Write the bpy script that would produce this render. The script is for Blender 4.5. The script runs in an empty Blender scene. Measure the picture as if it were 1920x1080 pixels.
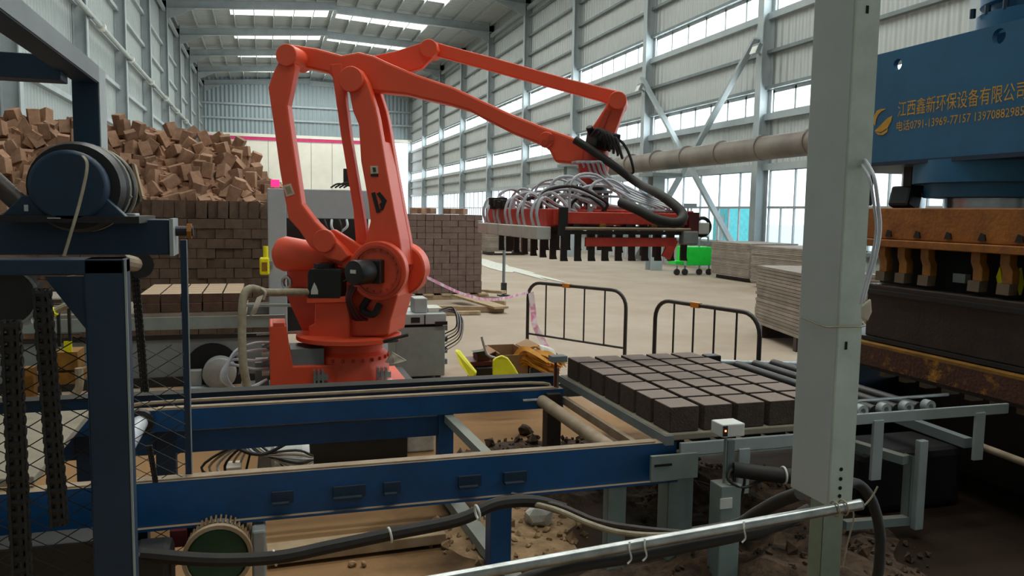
import bpy, bmesh, math, random
from mathutils import Vector as V, Matrix as M, Euler
rnd = random.Random(7)
S = bpy.context.scene
COL = S.collection
PI = math.pi
# ------------------------------------------------------------------ camera
CAM_H, FPX = 1.9, 1500.0
_y, _p, _a = math.radians(17.2), math.radians(5.45), math.radians(0.9)
CF = V((math.sin(_y) * math.cos(_p), math.cos(_y) * math.cos(_p), -math.sin(_p)))
_r0 = V((math.cos(_y), -math.sin(_y), 0)); _u0 = _r0.cross(CF)
CR = _r0 * math.cos(_a) + _u0 * math.sin(_a)
CU = _u0 * math.cos(_a) - _r0 * math.sin(_a)
EYE = V((0, 0, CAM_H))
cd = bpy.data.cameras.new('camera'); cam = bpy.data.objects.new('camera', cd); COL.objects.link(cam)
cd.sensor_width = 36; cd.lens = FPX / 1920 * 36; cd.clip_start = .05; cd.clip_end = 600
m = M.Identity(4)
for i in range(3):
    m[i][0], m[i][1], m[i][2], m[i][3] = CR[i], CU[i], -CF[i], EYE[i]
cam.matrix_world = m
S.camera = cam
# ------------------------------------------------------------------ world, lights, exposure
S.view_settings.view_transform = 'Standard'; S.view_settings.look = 'None'
S.view_settings.gamma = 1; S.view_settings.use_curve_mapping = False
S.view_settings.exposure = 1.12
w = bpy.data.worlds.new('overcast_sky'); S.world = w; w.use_nodes = True
wn = w.node_tree.nodes; bg = wn['Background']
bg.inputs['Color'].default_value = (.80, .90, 1.0, 1); bg.inputs['Strength'].default_value = 1.5
BAND_L, SKY_L = 6.0, 4.5           # brightness of the overcast sky behind window bands and roof lights
XL, XR, YB, YE = -5.86, 15.0, -9.8, 85.0
EAVE, RIDGE, XMID = 14.5, 15.1, 4.57
COLY = [21.8 + 7.9 * k for k in range(-4, 9)]
def area_light(name, loc, rot, sx, sy, L, color=(1, 1, 1)):
    d = bpy.data.lights.new(name, 'AREA'); d.shape = 'RECTANGLE'; d.size = sx; d.size_y = sy
    d.energy = L * PI * sx * sy; d.color = color
    o = bpy.data.objects.new(name, d); COL.objects.link(o); o.location = loc; o.rotation_euler = rot
    return o
LEN = YE + 4.0
for z0, z1 in ((4.98, 5.75), (8.05, 8.85)):    # daylight behind the two upper window bands of the right wall
    area_light('window_daylight', (XR + .25, (YE - 4.0) / 2, (z0 + z1) / 2), (0, PI / 2, 0), z1 - z0 + .1, LEN, BAND_L, (.95, .98, 1))
SKYX = ((-2.0, 4.3), (4.85, 11.1))
SKYY = [COLY[k] + 3.6 for k in range(1, 12)]
def roofz(x): return RIDGE - (RIDGE - EAVE) * abs(x - XMID) / (XR - XMID)
for y in SKYY:                                  # daylight above the translucent roof lights
    for x0, x1 in SKYX:
        xm = (x0 + x1) / 2
        sl = math.atan((RIDGE - EAVE) / (XR - XMID)) * (1 if xm > XMID else -1)
        area_light('roof_daylight', (xm, y, roofz(xm) + .12), (0, sl, 0), x1 - x0, 2.3, SKY_L, (1, 1, .97))
# ------------------------------------------------------------------ picture-to-place measuring helpers
def ray(px, py): return CF + CR * ((px - 960) / FPX) - CU * ((py - 540) / FPX)
def PX(px, py, x): d = ray(px, py); return EYE + d * (x / d.x)
def PY(px, py, y): d = ray(px, py); return EYE + d * (y / d.y)
def PZ(px, py, z): d = ray(px, py); return EYE + d * ((z - CAM_H) / d.z)
def PD(px, py, s): return EYE + ray(px, py) * s
# ------------------------------------------------------------------ materials
def lin(c):
    if isinstance(c, str):
        c = [int(c[i:i + 2], 16) / 255 for i in (0, 2, 4)]
        c = [v / 12.92 if v <= .04045 else ((v + .055) / 1.055) ** 2.4 for v in c]
    return (*c[:3], 1)
def mat(name, c, rough=.6, metal=0.0, c2=None, scale=6.0, amt=.5, bump=0.0, bscale=40.0, dust_or_light=None, dust_or_light_amt=.7, rnd_amt=0.0, pos=.5):
    """procedural material: two colours mixed by noise, optional painted top light or settled dust on level faces, bump, colour change per object"""
    mt = bpy.data.materials.new(name); mt.use_nodes = True
    nt = mt.node_tree; N = nt.nodes; L = nt.links; b = N['Principled BSDF']
    b.inputs['Roughness'].default_value = rough; b.inputs['Metallic'].default_value = metal
    tc = N.new('ShaderNodeTexCoord')
    no = N.new('ShaderNodeTexNoise'); no.inputs['Scale'].default_value = scale; no.inputs['Detail'].default_value = 5; no.inputs['Roughness'].default_value = .65
    geo = N.new('ShaderNodeNewGeometry')
    L.new(geo.outputs['Position'], no.inputs['Vector'])
    rp = N.new('ShaderNodeValToRGB'); rp.color_ramp.elements[0].position = pos - amt * .35; rp.color_ramp.elements[1].position = pos + amt * .35
    c1 = lin(c); c2_ = lin(c2) if c2 else tuple(v * .72 for v in c1[:3]) + (1,)
    rp.color_ramp.elements[0].color = c2_; rp.color_ramp.elements[1].color = c1
    L.new(no.outputs['Fac'], rp.inputs['Fac'])
    out = rp.outputs['Color']
    if rnd_amt:
        oi = N.new('ShaderNodeObjectInfo'); hs = N.new('ShaderNodeHueSaturation')
        mr = N.new('ShaderNodeMapRange'); mr.inputs['To Min'].default_value = 1 - rnd_amt; mr.inputs['To Max'].default_value = 1 + rnd_amt
        L.new(oi.outputs['Random'], mr.inputs['Value']); L.new(mr.outputs['Result'], hs.inputs['Value']); L.new(out, hs.inputs['Color'])
        out = hs.outputs['Color']
    if dust_or_light:
        sx = N.new('ShaderNodeSeparateXYZ'); L.new(geo.outputs['Normal'], sx.inputs[0])
        mr = N.new('ShaderNodeMapRange'); mr.inputs['From Min'].default_value = .75; mr.inputs['From Max'].default_value = .95; mr.inputs['To Max'].default_value = dust_or_light_amt
        L.new(sx.outputs['Z'], mr.inputs['Value'])
        mx = N.new('ShaderNodeMix'); mx.data_type = 'RGBA'; L.new(mr.outputs['Result'], mx.inputs['Factor'])
        L.new(out, mx.inputs['A']); mx.inputs['B'].default_value = lin(dust_or_light); out = mx.outputs['Result']
    L.new(out, b.inputs['Base Color'])
    if bump:
        n2 = N.new('ShaderNodeTexNoise'); n2.inputs['Scale'].default_value = bscale; n2.inputs['Detail'].default_value = 4
        L.new(geo.outputs['Position'], n2.inputs['Vector'])
        bp = N.new('ShaderNodeBump'); bp.inputs['Strength'].default_value = bump; bp.inputs['Distance'].default_value = .02
        L.new(n2.outputs['Fac'], bp.inputs['Height']); L.new(bp.outputs['Normal'], b.inputs['Normal'])
    return mt
def emit(name, c, s):
    mt = bpy.data.materials.new(name); mt.use_nodes = True
    b = mt.node_tree.nodes['Principled BSDF']; b.inputs['Base Color'].default_value = lin(c)
    b.inputs['Emission Color'].default_value = lin(c); b.inputs['Emission Strength'].default_value = s
    return mt
def glass(name, c, gl=.06):
    mt = bpy.data.materials.new(name); mt.use_nodes = True; nt = mt.node_tree; N = nt.nodes; L = nt.links
    N.remove(N['Principled BSDF']); t = N.new('ShaderNodeBsdfTransparent'); t.inputs[0].default_value = lin(c)
    g = N.new('ShaderNodeBsdfGlossy'); g.inputs['Roughness'].default_value = .05
    mx = N.new('ShaderNodeMixShader'); mx.inputs[0].default_value = gl
    L.new(t.outputs[0], mx.inputs[1]); L.new(g.outputs[0], mx.inputs[2]); L.new(mx.outputs[0], N['Material Output'].inputs[0])
    return mt
def cladding(name, c, c2, axis, period):
    mt = mat(name, c, .55, c2=c2, scale=.35, amt=1.2)
    nt = mt.node_tree; N = nt.nodes; L = nt.links
    geo = N.new('ShaderNodeNewGeometry'); sx = N.new('ShaderNodeSeparateXYZ'); L.new(geo.outputs['Position'], sx.inputs[0])
    ma = N.new('ShaderNodeMath'); ma.operation = 'MULTIPLY'; ma.inputs[1].default_value = 2 * PI / period; L.new(sx.outputs[axis], ma.inputs[0])
    si = N.new('ShaderNodeMath'); si.operation = 'SINE'; L.new(ma.outputs[0], si.inputs[0])
    bp = N.new('ShaderNodeBump'); bp.inputs['Distance'].default_value = .05; bp.inputs['Strength'].default_value = .8
    L.new(si.outputs[0], bp.inputs['Height']); L.new(bp.outputs['Normal'], N['Principled BSDF'].inputs['Normal'])
    return mt
def floor_mat():
    mt = mat('dusty_concrete', 'b0a294', .8, c2='93826f', scale=.6, amt=1.1, bump=.25, bscale=14)
    nt = mt.node_tree; N = nt.nodes; L = nt.links; b = N['Principled BSDF']
    src = b.inputs['Base Color'].links[0].from_socket; b.inputs['Specular IOR Level'].default_value = .12
    geo = N.new('ShaderNodeNewGeometry')
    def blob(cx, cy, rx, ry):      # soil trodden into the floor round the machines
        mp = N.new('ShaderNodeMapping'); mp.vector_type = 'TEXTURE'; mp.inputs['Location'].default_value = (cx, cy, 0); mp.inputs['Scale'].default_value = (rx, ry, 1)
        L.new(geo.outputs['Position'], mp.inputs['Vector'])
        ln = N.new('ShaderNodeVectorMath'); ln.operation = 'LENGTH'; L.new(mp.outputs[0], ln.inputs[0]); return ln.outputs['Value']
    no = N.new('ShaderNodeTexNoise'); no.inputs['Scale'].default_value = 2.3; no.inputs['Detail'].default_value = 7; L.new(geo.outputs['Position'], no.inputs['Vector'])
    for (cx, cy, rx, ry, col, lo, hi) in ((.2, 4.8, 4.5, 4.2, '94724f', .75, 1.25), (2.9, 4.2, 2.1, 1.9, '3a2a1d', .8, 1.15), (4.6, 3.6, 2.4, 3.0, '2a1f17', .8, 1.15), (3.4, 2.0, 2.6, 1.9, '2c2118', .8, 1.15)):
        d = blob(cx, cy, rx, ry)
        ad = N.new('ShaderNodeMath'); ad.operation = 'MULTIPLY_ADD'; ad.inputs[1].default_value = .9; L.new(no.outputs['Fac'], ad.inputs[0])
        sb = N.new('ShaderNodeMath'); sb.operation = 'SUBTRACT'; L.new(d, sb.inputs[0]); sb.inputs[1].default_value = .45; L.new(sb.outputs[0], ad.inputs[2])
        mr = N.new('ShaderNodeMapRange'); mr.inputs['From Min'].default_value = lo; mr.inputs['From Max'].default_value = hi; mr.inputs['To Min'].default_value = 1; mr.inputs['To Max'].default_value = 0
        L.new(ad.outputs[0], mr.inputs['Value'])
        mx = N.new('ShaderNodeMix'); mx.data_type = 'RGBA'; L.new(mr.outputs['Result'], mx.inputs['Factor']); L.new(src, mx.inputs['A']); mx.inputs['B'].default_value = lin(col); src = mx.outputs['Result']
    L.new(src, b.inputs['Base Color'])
    return mt
K = {}
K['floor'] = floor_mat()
K['clad'] = cladding('pale_cladding', 'c6cac8', 'b4b9b8', 'Y', .32)
K['cladL'] = cladding('grey_cladding', 'a3acab', '949d9d', 'Y', .32)
K['endgrey'] = cladding('end_grey_cladding', '98a6ac', '8c9aa0', 'X', .4)
K['roof'] = cladding('roof_sheet', 'a8aeac', '9aa19f', 'Y', .35)
K['steelgrey'] = mat('grey_painted_steel', 'a8b1b4', .5, c2='98a1a4', scale=1.5)  # steel and roof colours lightened to stand in for distant haze
K['steeldark'] = mat('dark_grey_steel', '7a8385', .5, c2='6a7375', scale=2)
K['whitewall'] = mat('white_painted_wall', 'eeeade', .7, c2='e2decf', scale=.5)
K['pink'] = mat('pink_trim', 'e0407a', .6)
K['glass'] = glass('window_glass', 'f4f8f8', .05)
K['frost'] = glass('roof_light_sheet', 'f8f8f4', .03)
K['alu'] = mat('aluminium_frame', 'b8bec0', .4, c2='a8aeb0')
K['orange'] = mat('robot_orange', 'ea5a38', .45, c2='e2502e', scale=3, amt=.8)
K['orange2'] = mat('robot_orange_dull', 'cf4a30', .5, c2='b84028', scale=5)
K['gripred'] = mat('gripper_red', 'dc4836', .5, c2='b83428', scale=6, dust_or_light='a0705a', dust_or_light_amt=.25)
K['black'] = mat('black_plastic', '141518', .45, c2='0c0d0f')
K['rubber'] = mat('black_rubber', '1d1b1a', .7, c2='2b2622', scale=12)
K['white'] = mat('white_plastic', 'dcdcd6', .5, c2='c8c8c0')
K['hosewhite'] = mat('white_hose', 'c9ccd2', .4, c2='aeb2bb')
K['hosebeige'] = mat('beige_conduit', 'a89c84', .6, c2='8a7f69', scale=20)
K['blue'] = mat('blue_machine_paint', '0c548f', .42, c2='0a3a60', scale=4, amt=.9, dust_or_light='a88f70', dust_or_light_amt=.92)
K['bluedark'] = mat('dark_blue_paint', '12344f', .5, c2='0c2438', scale=3, amt=.9, dust_or_light='47474a', dust_or_light_amt=.5)
K['pressblue'] = mat('press_blue_paint', '226a92', .45, c2='1a5478', scale=2, amt=.9)
K['navy'] = mat('navy_base_paint', '0e2a48', .5, c2='0a1d30', scale=3)
K['rust'] = mat('rusty_orange_steel', 'b06c1c', .6, c2='6d3a16', scale=7, amt=.8, bump=.2)
K['yellowrust'] = mat('flaked_yellow_paint', '4e2a1a', .6, c2='b8801e', scale=7, amt=.2, bump=.3, pos=.40)
K['yellow'] = mat('worn_yellow_paint', '96681c', .55, c2='6e4a18', scale=8)
K['clampyellow'] = mat('amber_painted_steel', 'a2681c', .55, c2='7a4818', scale=9)
K['darkmould'] = mat('oily_mould_steel', '3a2c24', .5, c2='261d18', scale=5, bump=.15)
K['greypaint'] = mat('grey_machine_paint', '86938f', .5, c2='76827f', scale=4, dust_or_light='8a7a66', dust_or_light_amt=.4)
K['greylight'] = mat('light_grey_paint', 'a4adad', .45, c2='939c9c', scale=4)
K['postgreen'] = mat('olive_post_paint', '8a9786', .55, c2='74806f', scale=6)
K['galv'] = mat('galvanised_pipe', 'b9bcbc', .32, .85, c2='8f9391', scale=14)
K['trunk'] = mat('grey_green_trunking', 'c2c9c8', .5, c2='aab2b0', scale=3, amt=.9)
K['trunk2'] = mat('pale_green_painted_post', 'cbd6cc', .5, c2='aebbb1', scale=9, amt=.7)
K['brickfresh'] = mat('damp_fresh_brick', '4c3d33', .85, c2='3b2f28', scale=22, bump=.35, bscale=90, dust_or_light='8f7f76', dust_or_light_amt=.9, rnd_amt=.12)  # top faces painted lighter, as if lit from above
K['brickheap'] = mat('dry_brown_brick', 'a17c63', .9, c2='806049', scale=9, bump=.25, bscale=60, rnd_amt=.22)
K['brickdark'] = mat('stacked_brown_brick', '65503f', .9, c2='4c3b30', scale=8, bump=.25, bscale=60, rnd_amt=.12)
K['brickpurple'] = mat('grey_brown_brick', '745f57', .9, c2='604e47', scale=8, bump=.2, bscale=60, rnd_amt=.12)
K['brickset'] = mat('dark_brick_pale_top', '5a4335', .9, c2='47352b', scale=9, dust_or_light='b39a80', dust_or_light_amt=.9, rnd_amt=.1)  # top faces in a paler colour than the sides
K['feetbrown'] = mat('worn_clamp_foot', '75634f', .7)
K['brickcore'] = mat('shadowed_brick', '7d5d47', .9, c2='5f4737', scale=7)
K['soil'] = mat('loose_soil', '5c4632', .95, c2='2b1f17', scale=14, bump=.6, bscale=30)
K['soiltan'] = mat('tan_dust', 'a98a66', .95, c2='7a6045', scale=10, bump=.4, bscale=30)
K['board'] = mat('grey_pallet_board', '9b8f83', .8, c2='7f746a', scale=3, rnd_amt=.16)
K['boarddust'] = mat('dusty_pallet_board', '938a78', .85, c2='7c7364', scale=6)
K['wood'] = mat('raw_timber', 'b09a7c', .8, c2='92795a', scale=6)
K['cardboard'] = mat('cardboard', 'a88563', .8, c2='987654', scale=4)
K['yellowbright'] = mat('bright_yellow_plastic', 'f2ee12', .45, c2='e4dc0c')
K['webbing'] = mat('orange_webbing', 'e2a238', .7, c2='d08a24', scale=15)
K['darkred'] = mat('dark_red_paint', '6a1f22', .5, c2='4a1416')
K['green'] = mat('bright_green_paint', '12d23c', .5, c2='10c436')
K['teal'] = mat('teal_sheet', '58c4c8', .5)
K['blackpaint'] = mat('black_painted_tube', '24201f', .45, c2='342b26', scale=16)
K['amber'] = mat('amber_reflector', 'e08a18', .4)
K['tapepink'] = mat('pink_tape', 'e88ab0', .5, c2='f2e4e8', scale=9, amt=.2)
K['rodmetal'] = mat('bright_steel', 'c4c8ca', .25, .8, c2='a9adaf', scale=12)
K['dustpipe'] = mat('dusty_roller', 'a8957e', .7, c2='8a7660', scale=9)
K['ductbrown'] = mat('dusty_duct', '7a7168', .6, c2='615952', scale=1.2, dust_or_light='7c7268', dust_or_light_amt=.5)
K['oldblack'] = mat('greasy_black_steel', '1e1d1d', .5, c2='131312', scale=9)
K['motorgrey'] = mat('cast_motor_grey', '9a9d9a', .5, c2='858886', scale=10)
K['greenmotor'] = mat('dark_green_paint', '1f4a30', .5, c2='173a25', scale=9)
K['gold'] = mat('yellow_lettering', 'e6aa2a', .6, c2='b08a30', scale=14, amt=.6)
K['cloth'] = mat('grey_cloth_sack', 'd6d6cc', .8, c2='b4b2a8', scale=12)
K['paper'] = mat('pale_paper', 'd8cdbb', .8)
K['magenta'] = emit('magenta_sign_glow', 'ff2a70', .8)  # sign colour given a glow of its own
K['outground'] = mat('pale_yard', 'b8bcb8', .9)
K['slotdark'] = mat('dark_recess', '0a0a0b', .9)
K['led'] = emit('red_led', 'ff5030', 6.0)
# ------------------------------------------------------------------ mesh building helpers
def basis(d):
    d = d.normalized(); up = V((0, 0, 1)) if abs(d.z) < .9 else V((0, 1, 0))
    x = d.cross(up).normalized(); y = x.cross(d).normalized(); return x, y, d
def smooth_path(pts, n=6):
    P = [V(p) for p in pts]
    if len(P) < 3: return P
    out = []
    for i in range(len(P) - 1):
        a = P[i - 1] if i else P[0] * 2 - P[1]; b = P[i]; c = P[i + 1]; d = P[i + 2] if i + 2 < len(P) else P[-1] * 2 - P[-2]
        for k in range(n):
            t = k / n
            out.append(.5 * ((2 * b) + (c - a) * t + (2 * a - 5 * b + 4 * c - d) * t * t + (3 * b - a - 3 * c + d) * t ** 3))
    out.append(P[-1]); return out
class MB:
    def __init__(s): s.v = []; s.f = []
    def add(s, vs, fs):
        k = len(s.v); s.v += [V(p) for p in vs]; s.f += [tuple(i + k for i in f) for f in fs]; return s
    def prism(s, pts, vec):
        n = len(pts); P = [V(p) for p in pts]; Q = [p + V(vec) for p in P]
        nr = V((0, 0, 0))
        for i in range(n): nr += (P[i] - P[0]).cross(P[(i + 1) % n] - P[0])
        if nr.dot(V(vec)) > 0: P.reverse(); Q.reverse()
        return s.add(P + Q, [tuple(range(n)), tuple(range(2 * n - 1, n - 1, -1))] + [((i + 1) % n, i, n + i, n + (i + 1) % n) for i in range(n)])
    def box(s, a, b):
        a, b = V(a), V(b); x0, x1 = sorted((a.x, b.x)); y0, y1 = sorted((a.y, b.y)); z0, z1 = sorted((a.z, b.z))
        return s.prism([(x0, y0, z0), (x1, y0, z0), (x1, y1, z0), (x0, y1, z0)], (0, 0, z1 - z0))
    def cbox(s, c, d, rot=None):
        h = V(d) / 2; R = rot.to_matrix() if isinstance(rot, Euler) else (rot or M.Identity(3))
        pts = [V(c) + R @ V((sx * h.x, sy * h.y, -h.z)) for sx, sy in ((-1, -1), (1, -1), (1, 1), (-1, 1))]
        return s.prism(pts, R @ V((0, 0, d[2])))
    def bar(s, a, b, w, h, side=None):
        a, b = V(a), V(b); x, y, d = basis(b - a)
        if side is not None:
            x = (V(side) - d * V(side).dot(d)).normalized(); y = x.cross(d)
        pts = [a + x * (sx * w / 2) + y * (sy * h / 2) for sx, sy in ((-1, -1), (1, -1), (1, 1), (-1, 1))]
        return s.prism(pts, b - a)
    def ibeam(s, a, b, h, wd, t, up=(0, 0, 1)):
        a, b = V(a), V(b); d = (b - a).normalized(); up = (V(up) - d * V(up).dot(d)).normalized(); x = d.cross(up)
        s.bar(a + up * (h - t) / 2, b + up * (h - t) / 2, wd, t, x); s.bar(a - up * (h - t) / 2, b - up * (h - t) / 2, wd, t, x)
        return s.bar(a, b, t, h - 2 * t, x)
    def channel(s, a, b, h, wd, t, side, up=(0, 0, 1)):
        a, b = V(a), V(b); d = (b - a).normalized(); up = V(up); x = V(side)
        s.bar(a, b, t, h, x)
        for k in (1, -1):
            o = up * (k * (h - t) / 2) + x * (wd / 2 - t / 2 + t * .01)
            s.bar(a + o, b + o, wd - t, t, x)
        return s
    def cone(s, a, b, r1, r2, n=20):
        a, b = V(a), V(b); x, y, d = basis(b - a)
        ring = lambda c, r: [c + x * (math.cos(2 * PI * i / n) * r) + y * (math.sin(2 * PI * i / n) * r) for i in range(n)]
        return s.add(ring(a, r1) + ring(b, r2), [tuple(range(n - 1, -1, -1)), tuple(range(n, 2 * n))] + [(i, (i + 1) % n, n + (i + 1) % n, n + i) for i in range(n)])
    def cyl(s, a, b, r, n=20): return s.cone(a, b, r, r, n)
    def lathe(s, a, axis, prof, n=28):
        a = V(a); x, y, d = basis(V(axis)); vs = []; fs = []
        for (h, r) in prof: vs += [a + d * h + x * (math.cos(2 * PI * i / n) * r) + y * (math.sin(2 * PI * i / n) * r) for i in range(n)]
        for k in range(len(prof) - 1): fs += [(k * n + i, k * n + (i + 1) % n, (k + 1) * n + (i + 1) % n, (k + 1) * n + i) for i in range(n)]
        fs += [tuple(range(n - 1, -1, -1)), tuple(range((len(prof) - 1) * n, len(prof) * n))]
        return s.add(vs, fs)
    def ring(s, a, b, ro, ri, n=24):
        a, b = V(a), V(b); x, y, d = basis(b - a); vs = []
        for c, r in ((a, ro), (b, ro), (b, ri), (a, ri)): vs += [c + x * (math.cos(2 * PI * i / n) * r) + y * (math.sin(2 * PI * i / n) * r) for i in range(n)]
        return s.add(vs, [(k * n + i, k * n + (i + 1) % n, ((k + 1) % 4) * n + (i + 1) % n, ((k + 1) % 4) * n + i) for k in range(4) for i in range(n)])
    def tube(s, pts, r, n=8, sm=5, r2=None):
        P = smooth_path(pts, sm) if sm else [V(p) for p in pts]
        vs = []; fs = []; x = None; m_ = len(P)
        for i, p in enumerate(P):
            d = (P[min(i + 1, m_ - 1)] - P[max(i - 1, 0)])
            d = d.normalized() if d.length > 1e-9 else V((0, 0, 1))
            if x is None: x = basis(d)[0]
            x = (x - d * x.dot(d)).normalized(); y = d.cross(x)
            rr = r if r2 is None else r + (r2 - r) * i / (m_ - 1)
            vs += [p + x * (math.cos(2 * PI * k / n) * rr) + y * (math.sin(2 * PI * k / n) * rr) for k in range(n)]
        for i in range(m_ - 1): fs += [(i * n + k, i * n + (k + 1) % n, (i + 1) * n + (k + 1) % n, (i + 1) * n + k) for k in range(n)]
        fs += [tuple(range(n - 1, -1, -1)), tuple(range((m_ - 1) * n, m_ * n))]
        return s.add(vs, fs)
    def torus(s, c, axis, R, r, n=24, k=8):
        x, y, d = basis(V(axis)); P = [V(c) + x * (R * math.cos(2 * PI * i / n)) + y * (R * math.sin(2 * PI * i / n)) for i in range(n)]
        vs = []
        for p in P:
            o = (p - V(c)).normalized(); vs += [p + o * (r * math.cos(2 * PI * j / k)) + d * (r * math.sin(2 * PI * j / k)) for j in range(k)]
        return s.add(vs, [(i * k + j, ((i + 1) % n) * k + j, ((i + 1) % n) * k + (j + 1) % k, i * k + (j + 1) % k) for i in range(n) for j in range(k)])
    def ribbon(s, pts, wv, t=.002, sm=5):
        P = smooth_path(pts, sm); wv = V(wv) / 2; vs = []; fs = []
        for i, p in enumerate(P):
            d = (P[min(i + 1, len(P) - 1)] - P[max(i - 1, 0)]).normalized(); nn = d.cross(wv).normalized() * t
            vs += [p - wv - nn, p + wv - nn, p + wv + nn, p - wv + nn]
        for i in range(len(P) - 1): fs += [(i * 4 + k, i * 4 + (k + 1) % 4, i * 4 + 4 + (k + 1) % 4, i * 4 + 4 + k) for k in range(4)]
        e = (len(P) - 1) * 4; fs += [(3, 2, 1, 0), (e, e + 1, e + 2, e + 3)]
        return s.add(vs, fs)
    def build(s, name, m_, parent=None, bevel=0.0, smooth=False, base=False, kind=None):
        lo = V([min(p[i] for p in s.v) for i in range(3)]); hi = V([max(p[i] for p in s.v) for i in range(3)])
        c = (lo + hi) / 2
        if parent is None: c.z = lo.z
        me = bpy.data.meshes.new(name); me.from_pydata([p - c for p in s.v], [], s.f); me.update()
        bm = bmesh.new(); bm.from_mesh(me); bmesh.ops.recalc_face_normals(bm, faces=bm.faces); bm.to_mesh(me); bm.free()
        me.materials.append(K[m_] if isinstance(m_, str) else m_)
        o = bpy.data.objects.new(name, me); COL.objects.link(o)
        if parent is not None: o.parent = parent; o.location = c - wl(parent)
        else: o.location = c
        if smooth:
            for p in me.polygons: p.use_smooth = True
            try:
                me.set_sharp_from_angle(angle=math.radians(38))
            except Exception: pass
        if bevel:
            bv = o.modifiers.new('bevel', 'BEVEL'); bv.width = bevel; bv.segments = 2; bv.limit_method = 'ANGLE'; bv.angle_limit = .6
        if kind: o['kind'] = kind
        return o
def wl(o):
    p = o.location.copy()
    while o.parent: o = o.parent; p += o.location
    return p
def tag(o, label, cat, group=None):
    o['label'] = label; o['category'] = cat
    if group: o['group'] = group
    return o
def thing(name, loc, label, cat, group=None):
    o = bpy.data.objects.new(name, None); COL.objects.link(o); o.location = V(loc); o.empty_display_size = .1
    return tag(o, label, cat, group)
def struct(o): o['kind'] = 'structure'; return o
def copy_to(o, loc, rot=None, parent=None):
    c = o.copy(); COL.objects.link(c); c.location = V(loc)
    if rot is not None: c.rotation_euler = rot
    if parent is not None: c.parent = parent
    return c
def text_mesh(txt, size, depth):
    cu = bpy.data.curves.new('lettering', 'FONT'); cu.body = txt; cu.size = size; cu.extrude = depth; cu.resolution_u = 2
    ob = bpy.data.objects.new('lettering', cu); COL.objects.link(ob)
    dg = bpy.context.evaluated_depsgraph_get(); me = bpy.data.meshes.new_from_object(ob.evaluated_get(dg))
    vs = [v.co.copy() for v in me.vertices]; fs = [tuple(p.vertices) for p in me.polygons]
    bpy.data.objects.remove(ob); bpy.data.curves.remove(cu); return vs, fs
def plate_with_holes(outline, holes, depth):
    """outline in 2D with round holes (x, y, r), extruded by depth: verts, faces around z = 0"""
    cu = bpy.data.curves.new('plate', 'CURVE'); cu.dimensions = '2D'; cu.fill_mode = 'BOTH'; cu.extrude = depth / 2
    loops = [outline] + [[(x + r * math.cos(2 * PI * i / 24), y + r * math.sin(2 * PI * i / 24)) for i in range(24)] for x, y, r in holes]
    for lp in loops:
        sp = cu.splines.new('POLY'); sp.points.add(len(lp) - 1); sp.use_cyclic_u = True
        for q, (x, y) in zip(sp.points, lp): q.co = (x, y, 0, 1)
    ob = bpy.data.objects.new('plate', cu); COL.objects.link(ob)
    dg = bpy.context.evaluated_depsgraph_get(); me = bpy.data.meshes.new_from_object(ob.evaluated_get(dg))
    vs = [v.co.copy() for v in me.vertices]; fs = [tuple(p.vertices) for p in me.polygons]
    bpy.data.objects.remove(ob); bpy.data.curves.remove(cu); return vs, fs
# ================================================================== SETTING
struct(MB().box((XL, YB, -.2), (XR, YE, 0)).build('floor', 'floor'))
# right wall: cladding strips between the window bands
LOW, MID, UPP = (.98, 3.32), (5.0, 5.74), (8.06, 8.84)
mb = MB()
for z0, z1 in ((0, LOW[0]), (LOW[1], MID[0]), (MID[1], UPP[0]), (UPP[1], EAVE)): mb.box((XR, YB, z0), (XR + .08, YE, z1))
wr = struct(mb.build('wall_right', 'clad'))
for k, y in enumerate(COLY):
    MB().ibeam((XR - .22, y, 0), (XR - .22, y, EAVE - .1), .42, .3, .03, (1, 0, 0)).build('steel_column', 'steelgrey', wr)
for z in (.93, 2.14, 3.4, 4.2, 4.93, 5.82, 6.9, 7.98, 8.92, 10.0, 11.0, 12.1, 13.2):
    h = .2 if z in (3.4, 4.93, 7.98) else .1
    if z == 2.14: continue
    MB().box((XR - .17, YB, z - h / 2), (XR, YE, z + h / 2)).build('wall_girt', 'steelgrey' if h > .1 else 'steeldark', wr)
for (ya, yb) in ((21.8, 29.7),):
    for a, b in (((XR - .5, ya, .1), (XR - .5, yb, 7.3)), ((XR - .56, yb, .1), (XR - .56, ya, 7.3))):
        MB().bar(a, b, .2, .1).build('cross_brace', 'steelgrey', wr)
# windows of the right wall, one per bay and band
nw = 0
def window(y0, y1, band, n, rail):
    global nw
    nw += 1; z0, z1 = band; t = .045 if rail else .085
    f = MB(); x0, x1 = XR + .01, XR + .07
    for z in (z0, z1 - t): f.box((x0, y0, z), (x1, y1, z + t))
    for i in range(n + 1):
        y = y0 + (y1 - y0 - t) * i / n; f.box((x0, y, z0), (x1, y + t, z1))
    if rail:
        f.box((x0 - .03, y0, 2.12), (x1, y1, 2.19))
        for i in range(n):
            y = y0 + (y1 - y0) * (i + .5) / n; f.box((x0, y - .018, z0), (x1, y + .018, 2.12))
    o = struct(f.build('window_%d' % nw, 'alu'))
    if nw_proto.get(band) is None:
        d = (y1 - y0) / n
        p = MB().box((XR + .035, y0 + t, z0 + t), (XR + .041, y0 + d - t * .1, z1 - t)).build('pane', 'glass', o); nw_proto[band] = p
        rng = range(1, n)
    else: rng = range(n)
    d = (y1 - y0) / n
    for i in rng:
        p = nw_proto[band]; l = V((XR + .038, y0 + d * (i + .5) + t * .45, (z0 + z1) / 2)); copy_to(p, l - o.location, parent=o)
nw_proto = {}
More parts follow.
